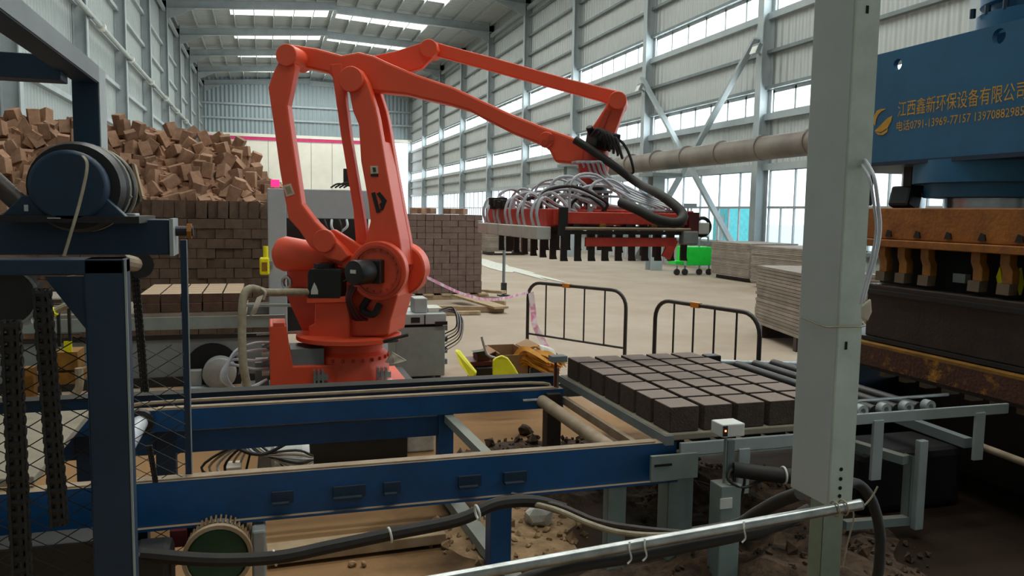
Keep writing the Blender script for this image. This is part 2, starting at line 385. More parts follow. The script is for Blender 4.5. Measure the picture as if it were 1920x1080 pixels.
for k in range(-1, len(COLY)):
    ya = COLY[k] + .17 if k >= 0 else YB; yb = COLY[k + 1] - .17 if k + 1 < len(COLY) else YE
    if yb - ya < 2: continue
    for band, n, rail in ((LOW, 6, True), (MID, 7, False), (UPP, 6, False)): window(ya, yb, band, n, rail)
# left wall
mb = MB().box((XL - .08, YB, 0), (XL, YE, EAVE)); wlft = struct(mb.build('wall_left', 'cladL'))
for y in COLY: MB().ibeam((XL + .22, y, 0), (XL + .22, y, EAVE - .1), .42, .3, .03, (1, 0, 0)).build('steel_column', 'steelgrey', wlft)
for z in (1.2, 3.2, 5.2, 6.8, 8.4, 10.0, 11.6): MB().box((XL, YB, z - .08), (XL + .16, YE, z + .08)).build('wall_girt', 'steelgrey', wlft)
for a, b in (((XL + .3, 13.9, .1), (XL + .3, 21.8, 7.5)), ((XL + .36, 21.8, .1), (XL + .36, 13.9, 7.5))):
    MB().bar(a, b, .2, .1).build('cross_brace', 'greylight', wlft)
pp = MB().cyl((XL + .5, -2, 8.1), (XL + .5, 84, 8.1), .09, 10)
pipe = tag(pp.build('water_pipe', 'greylight'), 'long pale pipe running high along the left wall', 'pipe')
for y in [6 + 6.4 * k for k in range(12)]: MB().cyl((XL + .5, y - .14, 8.1), (XL + .5, y + .14, 8.1), .16, 12).build('pipe_coupling', 'white', pipe)
for y in COLY: MB().box((XL + .42, y - .06, 7.95), (XL + .62, y + .06, 8.0)).build('pipe_bracket', 'steeldark', pipe)
# end wall
DX0, DX1 = 13.0, 14.7
mb = MB().box((XL, YE, 8.9), (XR, YE + .1, RIDGE)).box((XL, YE + .06, 0), (DX0, YE + .1, 8.9)).box((DX1, YE, 0), (XR, YE + .1, 8.9))
we = struct(mb.build('wall_end', 'endgrey'))
n_ = 9; pw = (DX0 - XL) / n_
for i in range(n_): MB().box((XL + pw * i + .02, YE - .03, 0), (XL + pw * (i + 1) - .02, YE + .05, 8.85)).build('wall_panel', 'whitewall', we)
MB().box((XL, YE - .1, 8.62), (DX0, YE - .03, 8.95)).build('trim_strip', 'pink', we)
MB().box((XL, YE - .14, 8.95), (XR, YE - .02, 9.25)).build('wall_girt', 'whitewall', we)
for z in (10.6, 12.0): MB().box((XL, YE - .16, z), (XR, YE, z + .18)).build('wall_girt', 'steelgrey', we)
struct(MB().box((XL, YB - .1, 0), (XR, YB, RIDGE)).build('wall_back', 'cladL'))
# roof: sheets with openings under the roof lights, rafters, purlins
mb = MB(); ys = [YB] + [v for y in SKYY for v in (y - 1.15, y + 1.15)] + [YE]
def sheet(x0, x1, y0, y1):
    mb.prism([(x0, y0, roofz(x0)), (x1, y0, roofz(x1)), (x1, y1, roofz(x1)), (x0, y1, roofz(x0))], (0, 0, .05))
for i in range(len(ys) - 1):
    if i % 2 == 0: segs = ((XL, XMID), (XMID, XR))
    else: segs = ((XL, SKYX[0][0]), (SKYX[0][1], XMID), (XMID, SKYX[1][0]), (SKYX[1][1], XR))
    for x0, x1 in segs: sheet(x0, x1, ys[i], ys[i + 1])
roof = struct(mb.build('ceiling', 'roof'))
for y in SKYY:
    for x0, x1 in SKYX:
        MB().prism([(x0, y - 1.15, roofz(x0) + .02), (x1, y - 1.15, roofz(x1) + .02), (x1, y + 1.15, roofz(x1) + .02), (x0, y + 1.15, roofz(x0) + .02)], (0, 0, .02)).build('roof_light', 'frost', roof)
for y in COLY:
    mb = MB(); dz = -.36
    for xa, xb in ((XL, XMID), (XMID, XR)): mb.ibeam((xa, y, roofz(xa) + dz - .2), (xb, y, roofz(xb) + dz), .5, .26, .03)
    mb.prism([(XR - .4, y - .02, roofz(XR) - .6), (XR - .4, y - .02, roofz(XR) - 1.3), (XR - 2.4, y - .02, roofz(XR - 2.4) - .6)], (0, .04, 0))
    mb.prism([(XL + .4, y - .02, roofz(XL) - .8), (XL + .4, y - .02, roofz(XL) - 1.4), (XL + 2.2, y - .02, roofz(XL + 2.2) - .7)], (0, .04, 0))
    mb.build('rafter', 'steelgrey', roof)
nx = 16
for i in range(nx + 1):
    x = XL + .3 + (XR - XL - .6) * i / nx
    MB().box((x - .03, YB, roofz(x) - .2), (x + .03, YE, roofz(x) - .005)).build('purlin', 'steelgrey', roof)
for x in (XL + .25, XR - .25): MB().box((x - .08, YB, EAVE - .95), (x + .08, YE, EAVE - .75)).build('eave_beam', 'steelgrey', roof)
# outdoors beyond the glass
struct(MB().box((XR + .6, -40, -.4), (XR + 160, 160, -.2)).build('trim_1', 'outground'))
y_t = PX(1350, 420, XR + 3).y
cab = MB().box((XR + 3, y_t - .55, -.2), (XR + 4.5, y_t + .55, 2.25)).build('site_cabin', 'teal', bevel=.03)
tag(cab, 'teal painted cabin standing outside behind the lower window', 'cabin')
MB().box((XR + 2.98, y_t - .3, -.15), (XR + 3.0, y_t + .3, 1.9)).build('cabin_door', 'greylight', cab)
# flood lamps on two right wall columns
for (px, py, y, lb) in ((1418, 92, 21.8, 'small grey flood lamp on the second wall column from the pillar'), (1208, 165, 29.7, 'small grey flood lamp on the wall column above the long grey duct end')):
    p = PY(px, py, y - .3); p.x = XR - .75
    t = thing('flood_lamp', p - V((0, 0, .2)), lb, 'lamp')
    MB().cbox(p, (.12, .36, .3), Euler((0, .4, 0))).build('lamp_housing', 'steeldark', t)
    MB().cbox(p + V((-.07, 0, -.03)), (.02, .3, .24), Euler((0, .4, 0))).build('lamp_glass', 'white', t)
    MB().bar(p, (XR - .4, y, p.z - .1), .05, .05).build('lamp_bracket', 'steelgrey', t)
# duct with its two posts
dz0, dz1 = PX(1520, 266, 13.3), PX(1205, 312, 13.3)
a = V((13.3, 8, dz0.z)); b = V((13.3, 32.5, dz0.z - .05))
du = MB().cyl(a, b, .33, 24).build('air_duct', 'ductbrown', smooth=True)
tag(du, 'large dusty grey-brown round duct along the right wall', 'duct')
for i in range(12):
    y = 9 + i * 2.1
    MB().cyl((13.3, y - .04, a.z - .003), (13.3, y + .04, a.z - .003), .36, 24).build('duct_seam', 'ductbrown', du, smooth=True)
for (px, top, lb) in ((1231, 325, 'grey steel post with dark cap plate carrying the duct behind the gripper right end'), (1069, 308, 'grey steel post with dark cap plate behind the robot wrist')):
    p = PX(px, top, 12.6); y = p.y
    t = thing('duct_post', (12.6, y, 0), lb, 'post')
    MB().ibeam((12.6, y, 0), (12.6, y, p.z - .12), .44, .42, .04, (0, 1, 0)).build('post_shaft', 'steelgrey', t)
    MB().box((12.2, y - .5, p.z - .12), (13.3, y + .5, p.z)).build('cap_plate', 'steeldark', t)
# ================================================================== ROBOT
PHI = math.radians(-27)
A3 = V((math.cos(PHI), math.sin(PHI), 0)); N3 = V((-math.sin(PHI), math.cos(PHI), 0)); Z3 = V((0, 0, 1))
RB = PD(655, 640, 7.3)
def RP(px, py, off=0.0):
    d = ray(px, py); return EYE + d * ((RB + N3 * off - EYE).dot(N3) / d.dot(N3))
def RL(pts, o0, o1): return MB().prism([RP(x, y, o0) for x, y in pts], N3 * (o1 - o0))
def disc(mb, px, py, rpx, o0, o1, n=28):
    c = RP(px, py, o0); r = rpx * (c - EYE).dot(CF) / FPX; return mb.cyl(c, c + N3 * (o1 - o0), r, n)
rbase = V((RB.x, RB.y, .33))
robot = thing('palletising_robot', rbase, 'large orange four-axis palletising robot arm standing on a dark plinth', 'robot')
# base (fixed)
p0 = PZ(560, 726, .35); bz = .33
bx0, bx1 = PY(560, 720, 6.98).x, PY(765, 720, 6.98).x
mb = MB().box((bx0, 6.95, bz), (bx1, 7.75, bz + .045))
mb.build('base_plate', 'orange', robot, bevel=.006)
zc0 = PY(655, 700, RB.y - .3).z; zfl = PY(655, 640, RB.y - .4).z
cx, cy = RB.x, RB.y
MB().lathe((cx, cy, bz + .04), (0, 0, 1), [(0, .36), (.12, .36), (.14, .345), (zfl - bz - .2, .345), (zfl - bz - .17, .30), (zfl - bz - .05, .30)], 32).build('base_column', 'orange', robot, smooth=True)
mb = MB()
for i in range(24):
    an = 2 * PI * i / 24; c = V((cx + .35 * math.cos(an), cy + .35 * math.sin(an), zfl - .2)); mb.cyl(c, c + V((0, 0, .03)), .013, 6)
mb.build('flange_bolts', 'orange2', robot, kind='stuff')
xb0, xb1 = PY(506, 660, 7.05).x, PY(596, 660, 7.05).x
mb = MB().prism([(xb0, 7.0, bz + .03), (cx, 7.0, bz + .03), (cx, 7.0, bz + .22), (xb0 + .19, 7.0, bz + .22), (xb0 + .16, 7.0, PY(500, 652, 7).z), (xb0 + .14, 7.0, PY(505, 612, 7).z), (xb0, 7.0, PY(505, 612, 7).z)], (0, .5, 0))
bb = mb.build('base_box', 'orange', robot, bevel=.01)
MB().box((xb0 + .03, 7.0, PY(515, 612, 7).z), (xb0 + .12, 7.3, PY(515, 606, 7).z)).build('cover_lid', 'orange', bb)
MB().box((xb0 + .17, 7.05, bz + .22), (xb0 + .45, 7.4, PY(560, 655, 7.05).z)).build('cover_panel', 'steeldark', robot)
for px in (604, 722):
    c = PY(px, 705, 6.96)
    mb = MB()
    for k in (-1, 0, 1): mb.box((c.x - .04 + k * .035, 6.93, bz + .045), (c.x - .02 + k * .035, 7.0, bz + .19))
    mb.box((c.x - .08, 6.92, bz + .045), (c.x + .07, 7.0, bz + .075)); mb.box((c.x - .06, 6.94, bz + .1), (c.x + .05, 6.99, bz + .15))
    mb.build('clamp_block', 'rodmetal', robot)
c = PY(670, 700, 6.9)
# turntable
MB().lathe((cx, cy, zfl - .05), (0, 0, 1), [(0, .40), (.02, .47), (.055, .47), (.07, .44)], 36).build('turntable', 'orange', robot, smooth=True)
# rotating housing
hz = [(652, 632), (728, 630), (732, 600), (745, 556), (744, 500), (700, 470), (640, 480), (640, 560), (650, 600)]
RL(hz, -.24, .24).build('shoulder_housing', 'orange', robot, bevel=.02)
RL([(578, 640), (655, 640), (655, 566), (590, 566), (590, 606), (578, 612)], -.3, .05).build('motor_pedestal', 'orange', robot, bevel=.012)
RL([(530, 540), (590, 540), (590, 628), (570, 628)], -.02, .03).build('rear_gusset', 'orange2', robot, bevel=.005)
RL([(536, 470), (660, 470), (660, 566), (580, 566), (540, 550)], .02, .2).build('rear_frame', 'orange', robot, bevel=.015)
RL([(575, 568), (655, 566), (655, 556), (575, 558)], -.36, -.05).build('motor_flange', 'orange', robot)
# motor standing on the pedestal
mt_ = RL([(576, 562), (640, 562), (640, 512), (636, 504), (580, 504), (576, 512)], -.36, -.14).build('turn_motor', 'black', robot, bevel=.012)
disc_c = RP(608, 500, -.25)
MB().cyl(disc_c - Z3 * .01, disc_c + Z3 * .03, .09, 16).build('motor_cap', 'black', mt_)
# white hazard mark: drop shape
RL([(583, 552), (596, 552), (596, 545), (593, 537), (589, 530), (586, 537), (583, 545)], -.364, -.36).build('hazard_mark', 'white', mt_)
# gear discs of the shoulder axis
mb = MB(); disc(mb, 707, 508, 56, -.32, -.22, 40); g = mb.build('shoulder_disc', 'orange', robot, bevel=.01, smooth=True)
mb = MB()
c = RP(707, 508, -.32); r1 = 47 * 7 / FPX; mb.ring(c, c - N3 * .018, r1, r1 - .022, 40); mb.build('disc_rim', 'orange2', g, smooth=True)
mb = MB()
for i in range(18):
    an = 2 * PI * i / 18; q = c + (A3 * math.cos(an) + Z3 * math.sin(an)) * (r1 - .04); mb.cyl(q, q - N3 * .012, .01, 6)
mb.build('disc_bolts', 'orange2', g, kind='stuff')
mb = MB(); disc(mb, 748, 505, 50, .1, .30, 40); mb.build('shoulder_disc', 'orange', robot, bevel=.02, smooth=True)
mb = MB(); disc(mb, 757, 505, 40, .30, .36, 40); mb.build('end_cap', 'orange2', robot, bevel=.015, smooth=True)
c = RP(700, 508, -.32)
ax = (N3 * -.9 + A3 * -.35).normalized()
mm = MB().cbox(c - N3 * .05, (.12, .2, .2), N3.to_track_quat('X', 'Z').to_matrix()).build('arm_motor_flange', 'black', robot, bevel=.01)
MB().lathe(c - N3 * .06, ax, [(0, .085), (.05, .105), (.2, .105), (.215, .1), (.22, .07)], 24).build('arm_motor', 'black', robot, smooth=True)
q = c - N3 * .06 + ax * .222
MB().cbox(q + Z3 * .01, (.004, .06, .03), ax.to_track_quat('X', 'Z').to_matrix()).build('rating_plate', 'white', robot)
# rear cylinder (gas spring housing)
a, b = RP(540, 470, .0), RP(650, 492, .0)
ca = RP(536, 476, -.05); cb_ = RP(640, 484, -.05)
MB().lathe(cb_, (ca - cb_), [(0, .1), (.25, .13), ((ca - cb_).length, .16), ((ca - cb_).length + .06, .14), ((ca - cb_).length + .1, .08)], 28).build('balance_cylinder', 'orange', robot, smooth=True)
c = RP(538, 530, -.08)
MB().torus(c, (N3 + A3 * .4), .052, .017).build('lifting_eye', 'rodmetal', robot, smooth=True)
# lower arm: two cheek plates with a web between them
LOW_ARM = [(648, 124), (663, 124), (676, 131), (688, 152), (704, 201), (709, 223), (724, 310), (739, 393), (750, 450), (757, 500), (742, 530), (700, 540), (676, 520), (680, 470), (694, 415), (690, 378), (676, 301), (672, 234), (661, 208), (654, 171), (640, 165), (634, 147), (638, 132)]
arm = RL(LOW_ARM, -.20, -.10).build('lower_arm', 'orange', robot, bevel=.014)
FAR = [(x + 1, y) for x, y in LOW_ARM]
MB().prism([RP(x, y, -.20) + N3 * .28 for x, y in LOW_ARM], N3 * .09).build('lower_arm_cheek', 'orange', arm, bevel=.014)
MB().prism([RP(x, y, -.20) + N3 * .09 for x, y in [(676, 262), (712, 262), (723, 310), (738, 393), (749, 450), (755, 500), (690, 520), (684, 470), (696, 415), (692, 378), (680, 301)]], N3 * .2).build('arm_web', 'orange', arm, bevel=.01)
mb = MB(); disc(mb, 657, 148, 24, -.235, -.2); mb.build('elbow_cap', 'orange', arm, bevel=.008, smooth=True)
# the badge: black slanted mark, and two pale stickers
for pts in ([(696, 362), (703, 360), (713, 398), (706, 399)], [(706, 363), (712, 360), (725, 376), (718, 394), (712, 395), (716, 379)], [(711, 383), (716, 378), (719, 381), (714, 391)]):
    RL(pts, -.205, -.2).build('black_badge', 'black', arm)
RL([(694, 311), (708, 311), (709, 325), (695, 326)], -.205, -.2).build('warning_sticker', 'paper', arm)
RL([(695, 326), (709, 326), (709, 331), (695, 331)], -.205, -.2).build('sticker_strip', 'black', arm)
RL([(698, 314), (704, 314), (705, 322), (700, 323)], -.208, -.204).build('sticker_mark', 'greenmotor', arm)
# rear link
REAR = [(524, 112), (554, 120), (545, 165), (538, 197), (548, 265), (558, 334), (565, 382), (590, 415), (640, 462), (655, 480), (640, 492), (612, 484), (580, 462), (560, 432), (540, 410), (524, 320), (513, 238), (502, 164), (512, 135)]
rl = RL(REAR, -.30, -.19).build('rear_link', 'orange', robot, bevel=.014)
RL([(530, 348), (545, 344), (552, 364), (537, 369)], -.305, -.3).build('warning_sticker', 'paper', rl)
RL([(534, 351), (543, 348), (548, 361), (539, 364)], -.308, -.304).build('sticker_mark', 'wood', rl)
mb = MB(); disc(mb, 536, 103, 21, -.32, .02); mb.build('link_pin', 'orange', rl, bevel=.008, smooth=True)
mb = MB(); disc(mb, 606, 452, 22, -.33, -.28); mb.build('link_pin', 'orange', rl, bevel=.008, smooth=True)
# crank arm between rear link and shoulder
RL([(590, 440), (625, 430), (690, 470), (720, 500), (700, 530), (640, 500), (600, 480)], -.19, -.12).build('crank_arm', 'orange', robot, bevel=.012)
# slim middle link
RL([(618, 120), (640, 118), (648, 190), (658, 267), (673, 356), (685, 430), (688, 470), (668, 470), (662, 393), (639, 256), (624, 150)], -.09, -.01).build('middle_link', 'orange', robot, bevel=.01)
# forearm
FORE = [(536, 82), (560, 85), (592, 90), (640, 103), (672, 97), (700, 104), (730, 118), (780, 139), (850, 163), (960, 214), (1020, 238), (1060, 252), (1085, 262), (1120, 284), (1142, 300), (1136, 312), (1085, 308), (1041, 304), (1030, 282), (1020, 274), (960, 250), (905, 222), (880, 208), (840, 196), (800, 187), (760, 177), (700, 171), (640, 165), (615, 136), (553, 122), (530, 120)]
fa = RL(FORE, -.085, .095).build('forearm', 'orange', robot, bevel=.02)
mb = MB(); disc(mb, 1024, 262, 15, -.1, -.08); mb.build('forearm_boss', 'orange', fa, bevel=.006, smooth=True)
mb = MB(); disc(mb, 1021, 268, 6, -.115, -.1); mb.build('boss_cap', 'orange2', fa, smooth=True)
mb = MB(); disc(mb, 1034, 258, 6, -.115, -.1); mb.build('boss_cap', 'orange2', fa, smooth=True)
# triangle bracket and tie rod on the far side
RL([(690, 106), (740, 96), (795, 78), (818, 78), (822, 96), (790, 128), (765, 135), (700, 150)], .1, .17).build('tie_bracket', 'orange', robot, bevel=.01)
mb = MB(); disc(mb, 803, 90, 17, .08, .27); mb.build('tie_pin', 'orange', robot, bevel=.006, smooth=True)
RL([(795, 80), (815, 78), (835, 84), (930, 109), (1060, 146), (1165, 172), (1172, 185), (1160, 206), (1128, 190), (1000, 155), (900, 127), (822, 106), (800, 102)], .17, .24).build('tie_rod', 'orange', robot, bevel=.01)
wt = RL([(1150, 172), (1170, 174), (1175, 190), (1160, 230), (1148, 262), (1138, 285), (1112, 272), (1100, 252), (1118, 226), (1135, 200)], -.04, .17).build('wrist_triangle', 'orange', robot, bevel=.015)
mb = MB(); disc(mb, 1158, 188, 17, -.08, .25); mb.build('wrist_pin', 'orange', robot, bevel=.006, smooth=True)
RL([(1136, 205), (1144, 208), (1128, 250), (1118, 246)], -.055, -.04).build('wrist_rib', 'orange2', wt)
# wrist with tool flange
wc = RP(1113, 315, 0)
mb = MB().lathe(wc - Z3 * .14, (0, 0, 1), [(0, .1), (.05, .115), (.1, .125), (.16, .13), (.3, .12)], 28); mb.build('wrist', 'gripred', robot, smooth=True)
MB().lathe(wc - Z3 * .19, (0, 0, 1), [(0, .12), (.05, .12)], 28).build('tool_flange', 'black', robot, smooth=True)
mb = MB(); q = RP(1122, 262, -.1)
mb.cbox(q, (.16, .14, .16), Euler((0, .2, .3))); mb.cbox(q + A3 * .1 + Z3 * -.01, (.1, .14, .13), Euler((.2, 0, .2))); mb.cyl(q + V((-.06, 0, .04)), q + V((-.1, -.03, .1)), .03, 12)
mb.build('wrist_motor', 'black', robot, bevel=.01)
for i in range(5):
    s0 = RP(1108 + 8 * i, 255 + 4 * i, -.18); MB().tube([s0, s0 + V((.03, -.08, .05)), s0 + V((.08, -.1, -.02 - .02 * i)), s0 + V((.12, -.02, -.1))], .012, 6).build('wrist_cable', 'rubber', robot, smooth=True)
MB().tube([RP(1130, 262, -.05), RP(1160, 262, -.1), RP(1178, 285, -.1), RP(1188, 320, -.1), RP(1180, 325, 0)], .012, 6).build('wrist_cable', 'rubber', robot, smooth=True)
# cables at the shoulder
for i in range(5):
    MB().tube([RP(655 + 4 * i, 535, -.3), RP(650 + 2 * i, 560, -.36), RP(658 + 4 * i, 592, -.3), RP(668 + 5 * i, 600, -.24)], .013, 6).build('robot_cable', 'rubber' if i % 2 else 'darkred', robot, smooth=True)
MB().tube([RP(640, 530, -.3), RP(660, 522, -.38), RP(676, 518, -.4)], .014, 6).build('robot_cable', 'rubber', robot, smooth=True)
MB().tube([RP(712, 570, -.26), RP(700, 590, -.3), RP(680, 580, -.28), RP(690, 560, -.26)], .03, 8).build('cable_loop', 'rubber', robot, smooth=True)
# beige conduit leaving the rear
P5 = lambda x, y, Y_: PY(x, y, Y_)
MB().tube([P5(578, 548, 7.15), P5(540, 548, 7.0), P5(500, 548, 6.9), P5(470, 541, 6.85), P5(456, 560, 6.8), P5(454, 620, 6.75), P5(456, 680, 6.7), P5(466, 735, 6.7), P5(480, 790, 6.75)], .034, 10).build('beige_conduit', 'hosebeige', robot, smooth=True)
MB().ribbon([P5(488, 555, 6.8), P5(480, 575, 6.78), P5(474, 590, 6.8)], (.05, 0, .02), .002).build('cable_tag', 'paper', robot)
MB().tube([P5(490, 541, 6.85), P5(498, 548, 6.82), P5(494, 562, 6.83)], .01, 6).build('tie_wrap', 'paper', robot, smooth=True)
for i, (x, y) in enumerate(((505, 642), (505, 655), (505, 674), (505, 690))):
    MB().tube([P5(x, y, 7.2), P5(x - 30, y + 2, 7.1), P5(440 - 4 * i, 660 + 8 * i, 7.0), P5(424 - i * 3, 700 + 4 * i, 6.95), P5(440, 728, 7.0), P5(470, 726 + i, 7.0), P5(500, 712, 7.1)], .013, 7).build('supply_cable', 'hosewhite', robot, smooth=True)
    mb = MB().cyl(P5(x, y + 8, 7.2), P5(x - 14, y + 9, 7.2), .03, 10); mb.build('cable_plug', 'white' if i % 2 else 'steeldark', robot)
MB().box(P5(478, 680, 7.2), P5(504, 712, 7.45)).build('junction_block', 'steeldark', robot, bevel=.005)
MB().tube([P5(745, 638, 6.95), P5(720, 640, 6.85), P5(765, 628, 6.85)], .014, 7).build('robot_cable', 'rubber', robot, smooth=True)
# plinth under the robot
pl = MB().box((.24, 5.98, 0), (1.03, 7.9, .33)).build('robot_plinth', 'oldblack', bevel=.01)
tag(pl, 'low black steel plinth beneath the orange robot', 'plinth')
MB().box((.37, 5.965, .2), (.82, 5.98, .25)).build('plinth_slot', 'steeldark', pl)
MB().box((.2, 7.0, .28), (1.3, 7.9, .33)).build('plinth_plate', 'oldblack', pl)
MB().box((xb0 - .25, 7.1, .0), (.24, 7.6, .32)).build('plinth_step', 'oldblack', pl)
pp = MB().add([PY(735, 660, 6.75), PY(760, 672, 6.72), PY(762, 678, 6.7), PY(724, 683, 6.72)], [(0, 1, 2, 3)]).prism([PY(735, 660, 6.76), PY(760, 672, 6.73), PY(762, 678, 6.71), PY(724, 683, 6.73)], (0, .004, 0))
MB().prism([PY(735, 660, 6.95), PY(762, 676, 6.9), PY(740, 682, 6.9), PY(722, 680, 6.95)], (0, .006, .003)).build('paper_tag', 'paper', robot)
# ================================================================== GRIPPER hanging from the wrist
gy0, gy1 = 5.25, 6.8; gx0, gx1 = 1.97, 2.97; gz = 1.93
wc2 = wc - Z3 * .19
G = thing('brick_gripper', (wc2.x, wc2.y, 1.57), 'red brick clamping gripper with rows of dark fingers and white hoses', 'gripper')
for i, (dx, dy) in enumerate(((-.09, -.07), (.09, -.07), (-.09, .07), (.09, .07))):
    MB().bar((wc2.x + dx, wc2.y + dy, gz), (wc2.x + dx, wc2.y + dy, wc2.z - .02), .035, .035).build('mast_post', 'steeldark', G)
MB().cbox((wc2.x, wc2.y, wc2.z - .012), (.26, .24, .025)).build('mast_plate', 'rodmetal', G, bevel=.004)
MB().cbox((wc2.x, wc2.y, gz + .01), (.4, .36, .03)).build('mast_plate', 'gripred', G, bevel=.004)
zt, zb = 1.905, 1.82
for y in (gy0, (gy0 + gy1) / 2 - .2, (gy0 + gy1) / 2 + .25, gy1):
    MB().box((gx0, y - .04, zb), (gx1, y + .04, zt)).build('cross_beam', 'gripred', G, bevel=.006)
for x in (gx0 - .01, gx1 + .01, (gx0 + gx1) / 2):
    MB().box((x - .035, gy0, zb - .01), (x + .035, gy1, zt + .02)).build('side_beam', 'gripred', G, bevel=.006)
MB().box((gx0 - .03, gy0 - .07, zb - .08), (gx0 + .03, gy0 - .04, zt + .03)).build('corner_bracket', 'oldblack', G)
MB().box((gx1 - .03, gy0 - .07, zb - .08), (gx1 + .05, gy0 - .04, zt + .01)).build('corner_bracket', 'darkred', G)
for dy in (-.05, .06): MB().cyl((gx0 + .01, gy0 - .02 + dy, zb - .03), (gx1 - .02, gy0 - .02 + dy, zb - .03), .012, 10).build('guide_rod', 'dustpipe', G)
MB().box((gx0 + .02, gy0 - .05, zb - .07), (gx1 - .02, gy0 + .02, zb - .045)).build('guide_rail', 'oldblack', G)
for i in range(5): MB().cbox((gx0 + .1 + i * .2, gy0 - .03, zb - .02), (.05, .05, .05)).build('rod_bearing', 'yellow' if i % 2 else 'oldblack', G, bevel=.004)
MB().box((gx0 + .17, gy0 - .06, zb - .155), (gx1 - .12, gy0 - .035, zb - .09)).build('clamp_bar', 'gripred', G, bevel=.004)
MB().bar((gx1 - .14, gy0 - .05, zb - .1), (gx1 - .2, gy0 - .05, 1.585), .07, .02, (1, 0, 0)).build('clamp_cheek', 'gripred', G)
# left side: red cylinder plates and manifolds
for i in range(5):
    y = gy0 + .04 + i * .33; MB().box((gx0 - .09, y, zb - .02), (gx0 - .02, y + .29, zt + .02)).build('cylinder_plate', 'gripred', G, bevel=.006)
    MB().box((gx0 - .17, y - .02, zb - .11), (gx0 - .06, y + .26, zb - .02)).build('valve_block', 'white', G, bevel=.006)
    for k in range(2):
        yy = y + .06 + .12 * k; h = .1 + rnd.random() * .1
        MB().tube([(gx0 - .12, yy, zb - .02), (gx0 - .14, yy, zb + h * .6), (gx0 - .08, yy + .04, zb + h + .05), (gx0 + .05, yy + .1, zb + h), (gx0 + .2, yy + .1, zt)], .011, 6).build('air_hose', 'hosewhite', G, smooth=True)
for i in range(26):      # the tangle of air lines over the left end
    y = gy0 + .15 + rnd.random() * 1.4; x = gx0 - .1 + rnd.random() * .45; h = .06 + rnd.random() * .17
    e = V((x + rnd.uniform(.15, .5), y + rnd.uniform(-.35, .35), zt + rnd.random() * .05))
    e.y = max(gy0 + .1, min(gy1, e.y))
    MB().tube([(x, y, zt - .02), (x + .02, y, zt + h), ((x + e.x) / 2, (y + e.y) / 2, zt + h + .05), (e.x, e.y, zt + h * .6), e], .010 + .004 * rnd.random(), 6).build('air_hose', 'hosewhite' if i % 4 else 'rubber', G, smooth=True)
for i in range(8):
    y = gy1 - .5 * rnd.random(); x = gx0 - .05 - .1 * rnd.random()
    MB().cbox((x, y, zt + .04 + .05 * rnd.random()), (.07, .06, .06)).build('hose_fitting', 'rubber', G, bevel=.005)
# white loops round the mast
for i in range(5):
    s0 = RP(1072 + 9 * i, 305, -.1 - .03 * i)
    MB().tube([s0, s0 + V((.07, -.06, .0)), s0 + V((.13, -.1, -.12)), V((wc2.x + .05 * i - .05, gy0 + .3, 2.02)), V((wc2.x + .1 + .05 * i, gy0 + .15, 1.95)), V((wc2.x + .2 + .04 * i, gy0 + .25, zt + .01))], .011, 6).build('air_hose', 'hosewhite', G, smooth=True)
for i in range(4):
    MB().tube([V((wc2.x - .15, wc2.y - .1, 2.12 - .03 * i)), V((wc2.x - .2, wc2.y - .3, 2.0)), V((wc2.x - .1, gy0 + .3 - .05 * i, zt + .03)), V((wc2.x + .1, gy0 + .15, zt + .02)), V((wc2.x + .3, gy0 + .2 + .05 * i, zt + .02))], .012, 6).build('air_hose', 'hosewhite', G, smooth=True)
for sx in (-1, 1): MB().bar((wc2.x + .22 * sx, wc2.y - .15, zt), (wc2.x + .22 * sx, wc2.y - .15, wc2.z - .04), .02, .02).build('hose_bracket', 'rodmetal', G)
MB().bar((wc2.x - .23, wc2.y - .15, wc2.z - .05), (wc2.x + .23, wc2.y - .15, wc2.z - .05), .02, .02).build('hose_bracket', 'rodmetal', G)
# right end: white solenoid box with hose loop
q = V((gx1 + .1, gy0 + .02, 1.80))
MB().cbox(q, (.1, .14, .085)).build('solenoid_box', 'white', G, bevel=.006)
MB().torus(q + V((.03, 0, .01)), (0, 1, 0), .065, .014).build('hose_loop', 'rubber', G, smooth=True)
MB().cbox((gx1 - .02, gy0 - .05, zb - .09), (.12, .08, .1)).build('air_cylinder', 'motorgrey', G, bevel=.01)
# fingers
proto = None
def finger_mb(): return MB().prism([(-.022, -.012, 0), (.022, -.012, 0), (.022, -.012, -.2), (.03, -.012, -.23), (-.022, -.012, -.23)], (0, .024, 0)).box((-.03, -.02, -.02), (.03, .02, .02))
ftop = zb - .03
for r in range(8):
    y = gy0 + .0 + r * (gy1 - gy0) / 7
    for c_ in range(10):
        x = gx0 + .03 + c_ * (gx1 - gx0 - .06) / 9
        if 0 < r < 7 and c_ not in (0, 9): continue
        if proto is None:
            proto = finger_mb().build('gripper_finger', 'darkmould', G); off = V(proto.location)
            proto.location = V((x, y, ftop - .105)) - wl(G)
        else: copy_to(proto, V((x, y, ftop - .105)) - wl(G), Euler((0, 0, rnd.uniform(-.06, .06))))
for r in (0, 7): MB().box((gx0, gy0 + r * (gy1 - gy0) / 7 - .015, ftop - .01), (gx1, gy0 + r * (gy1 - gy0) / 7 + .015, ftop + .02)).build('finger_rail', 'oldblack', G)
# thick black hose from forearm to gripper
hose = MB().tube([RP(1078, 262, -.17), RP(1110, 282, -.2), RP(1150, 310, -.24), RP(1195, 343, -.28), PD(1232, 362, 5.7), PD(1265, 385, 5.45), PD(1281, 405, 5.35), PD(1268, 418, 5.25), PD(1232, 412, 5.22), PD(1200, 395, 5.3), PD(1165, 380, 5.5)], .034, 10).build('corrugated_hose', 'rubber', G, smooth=True)
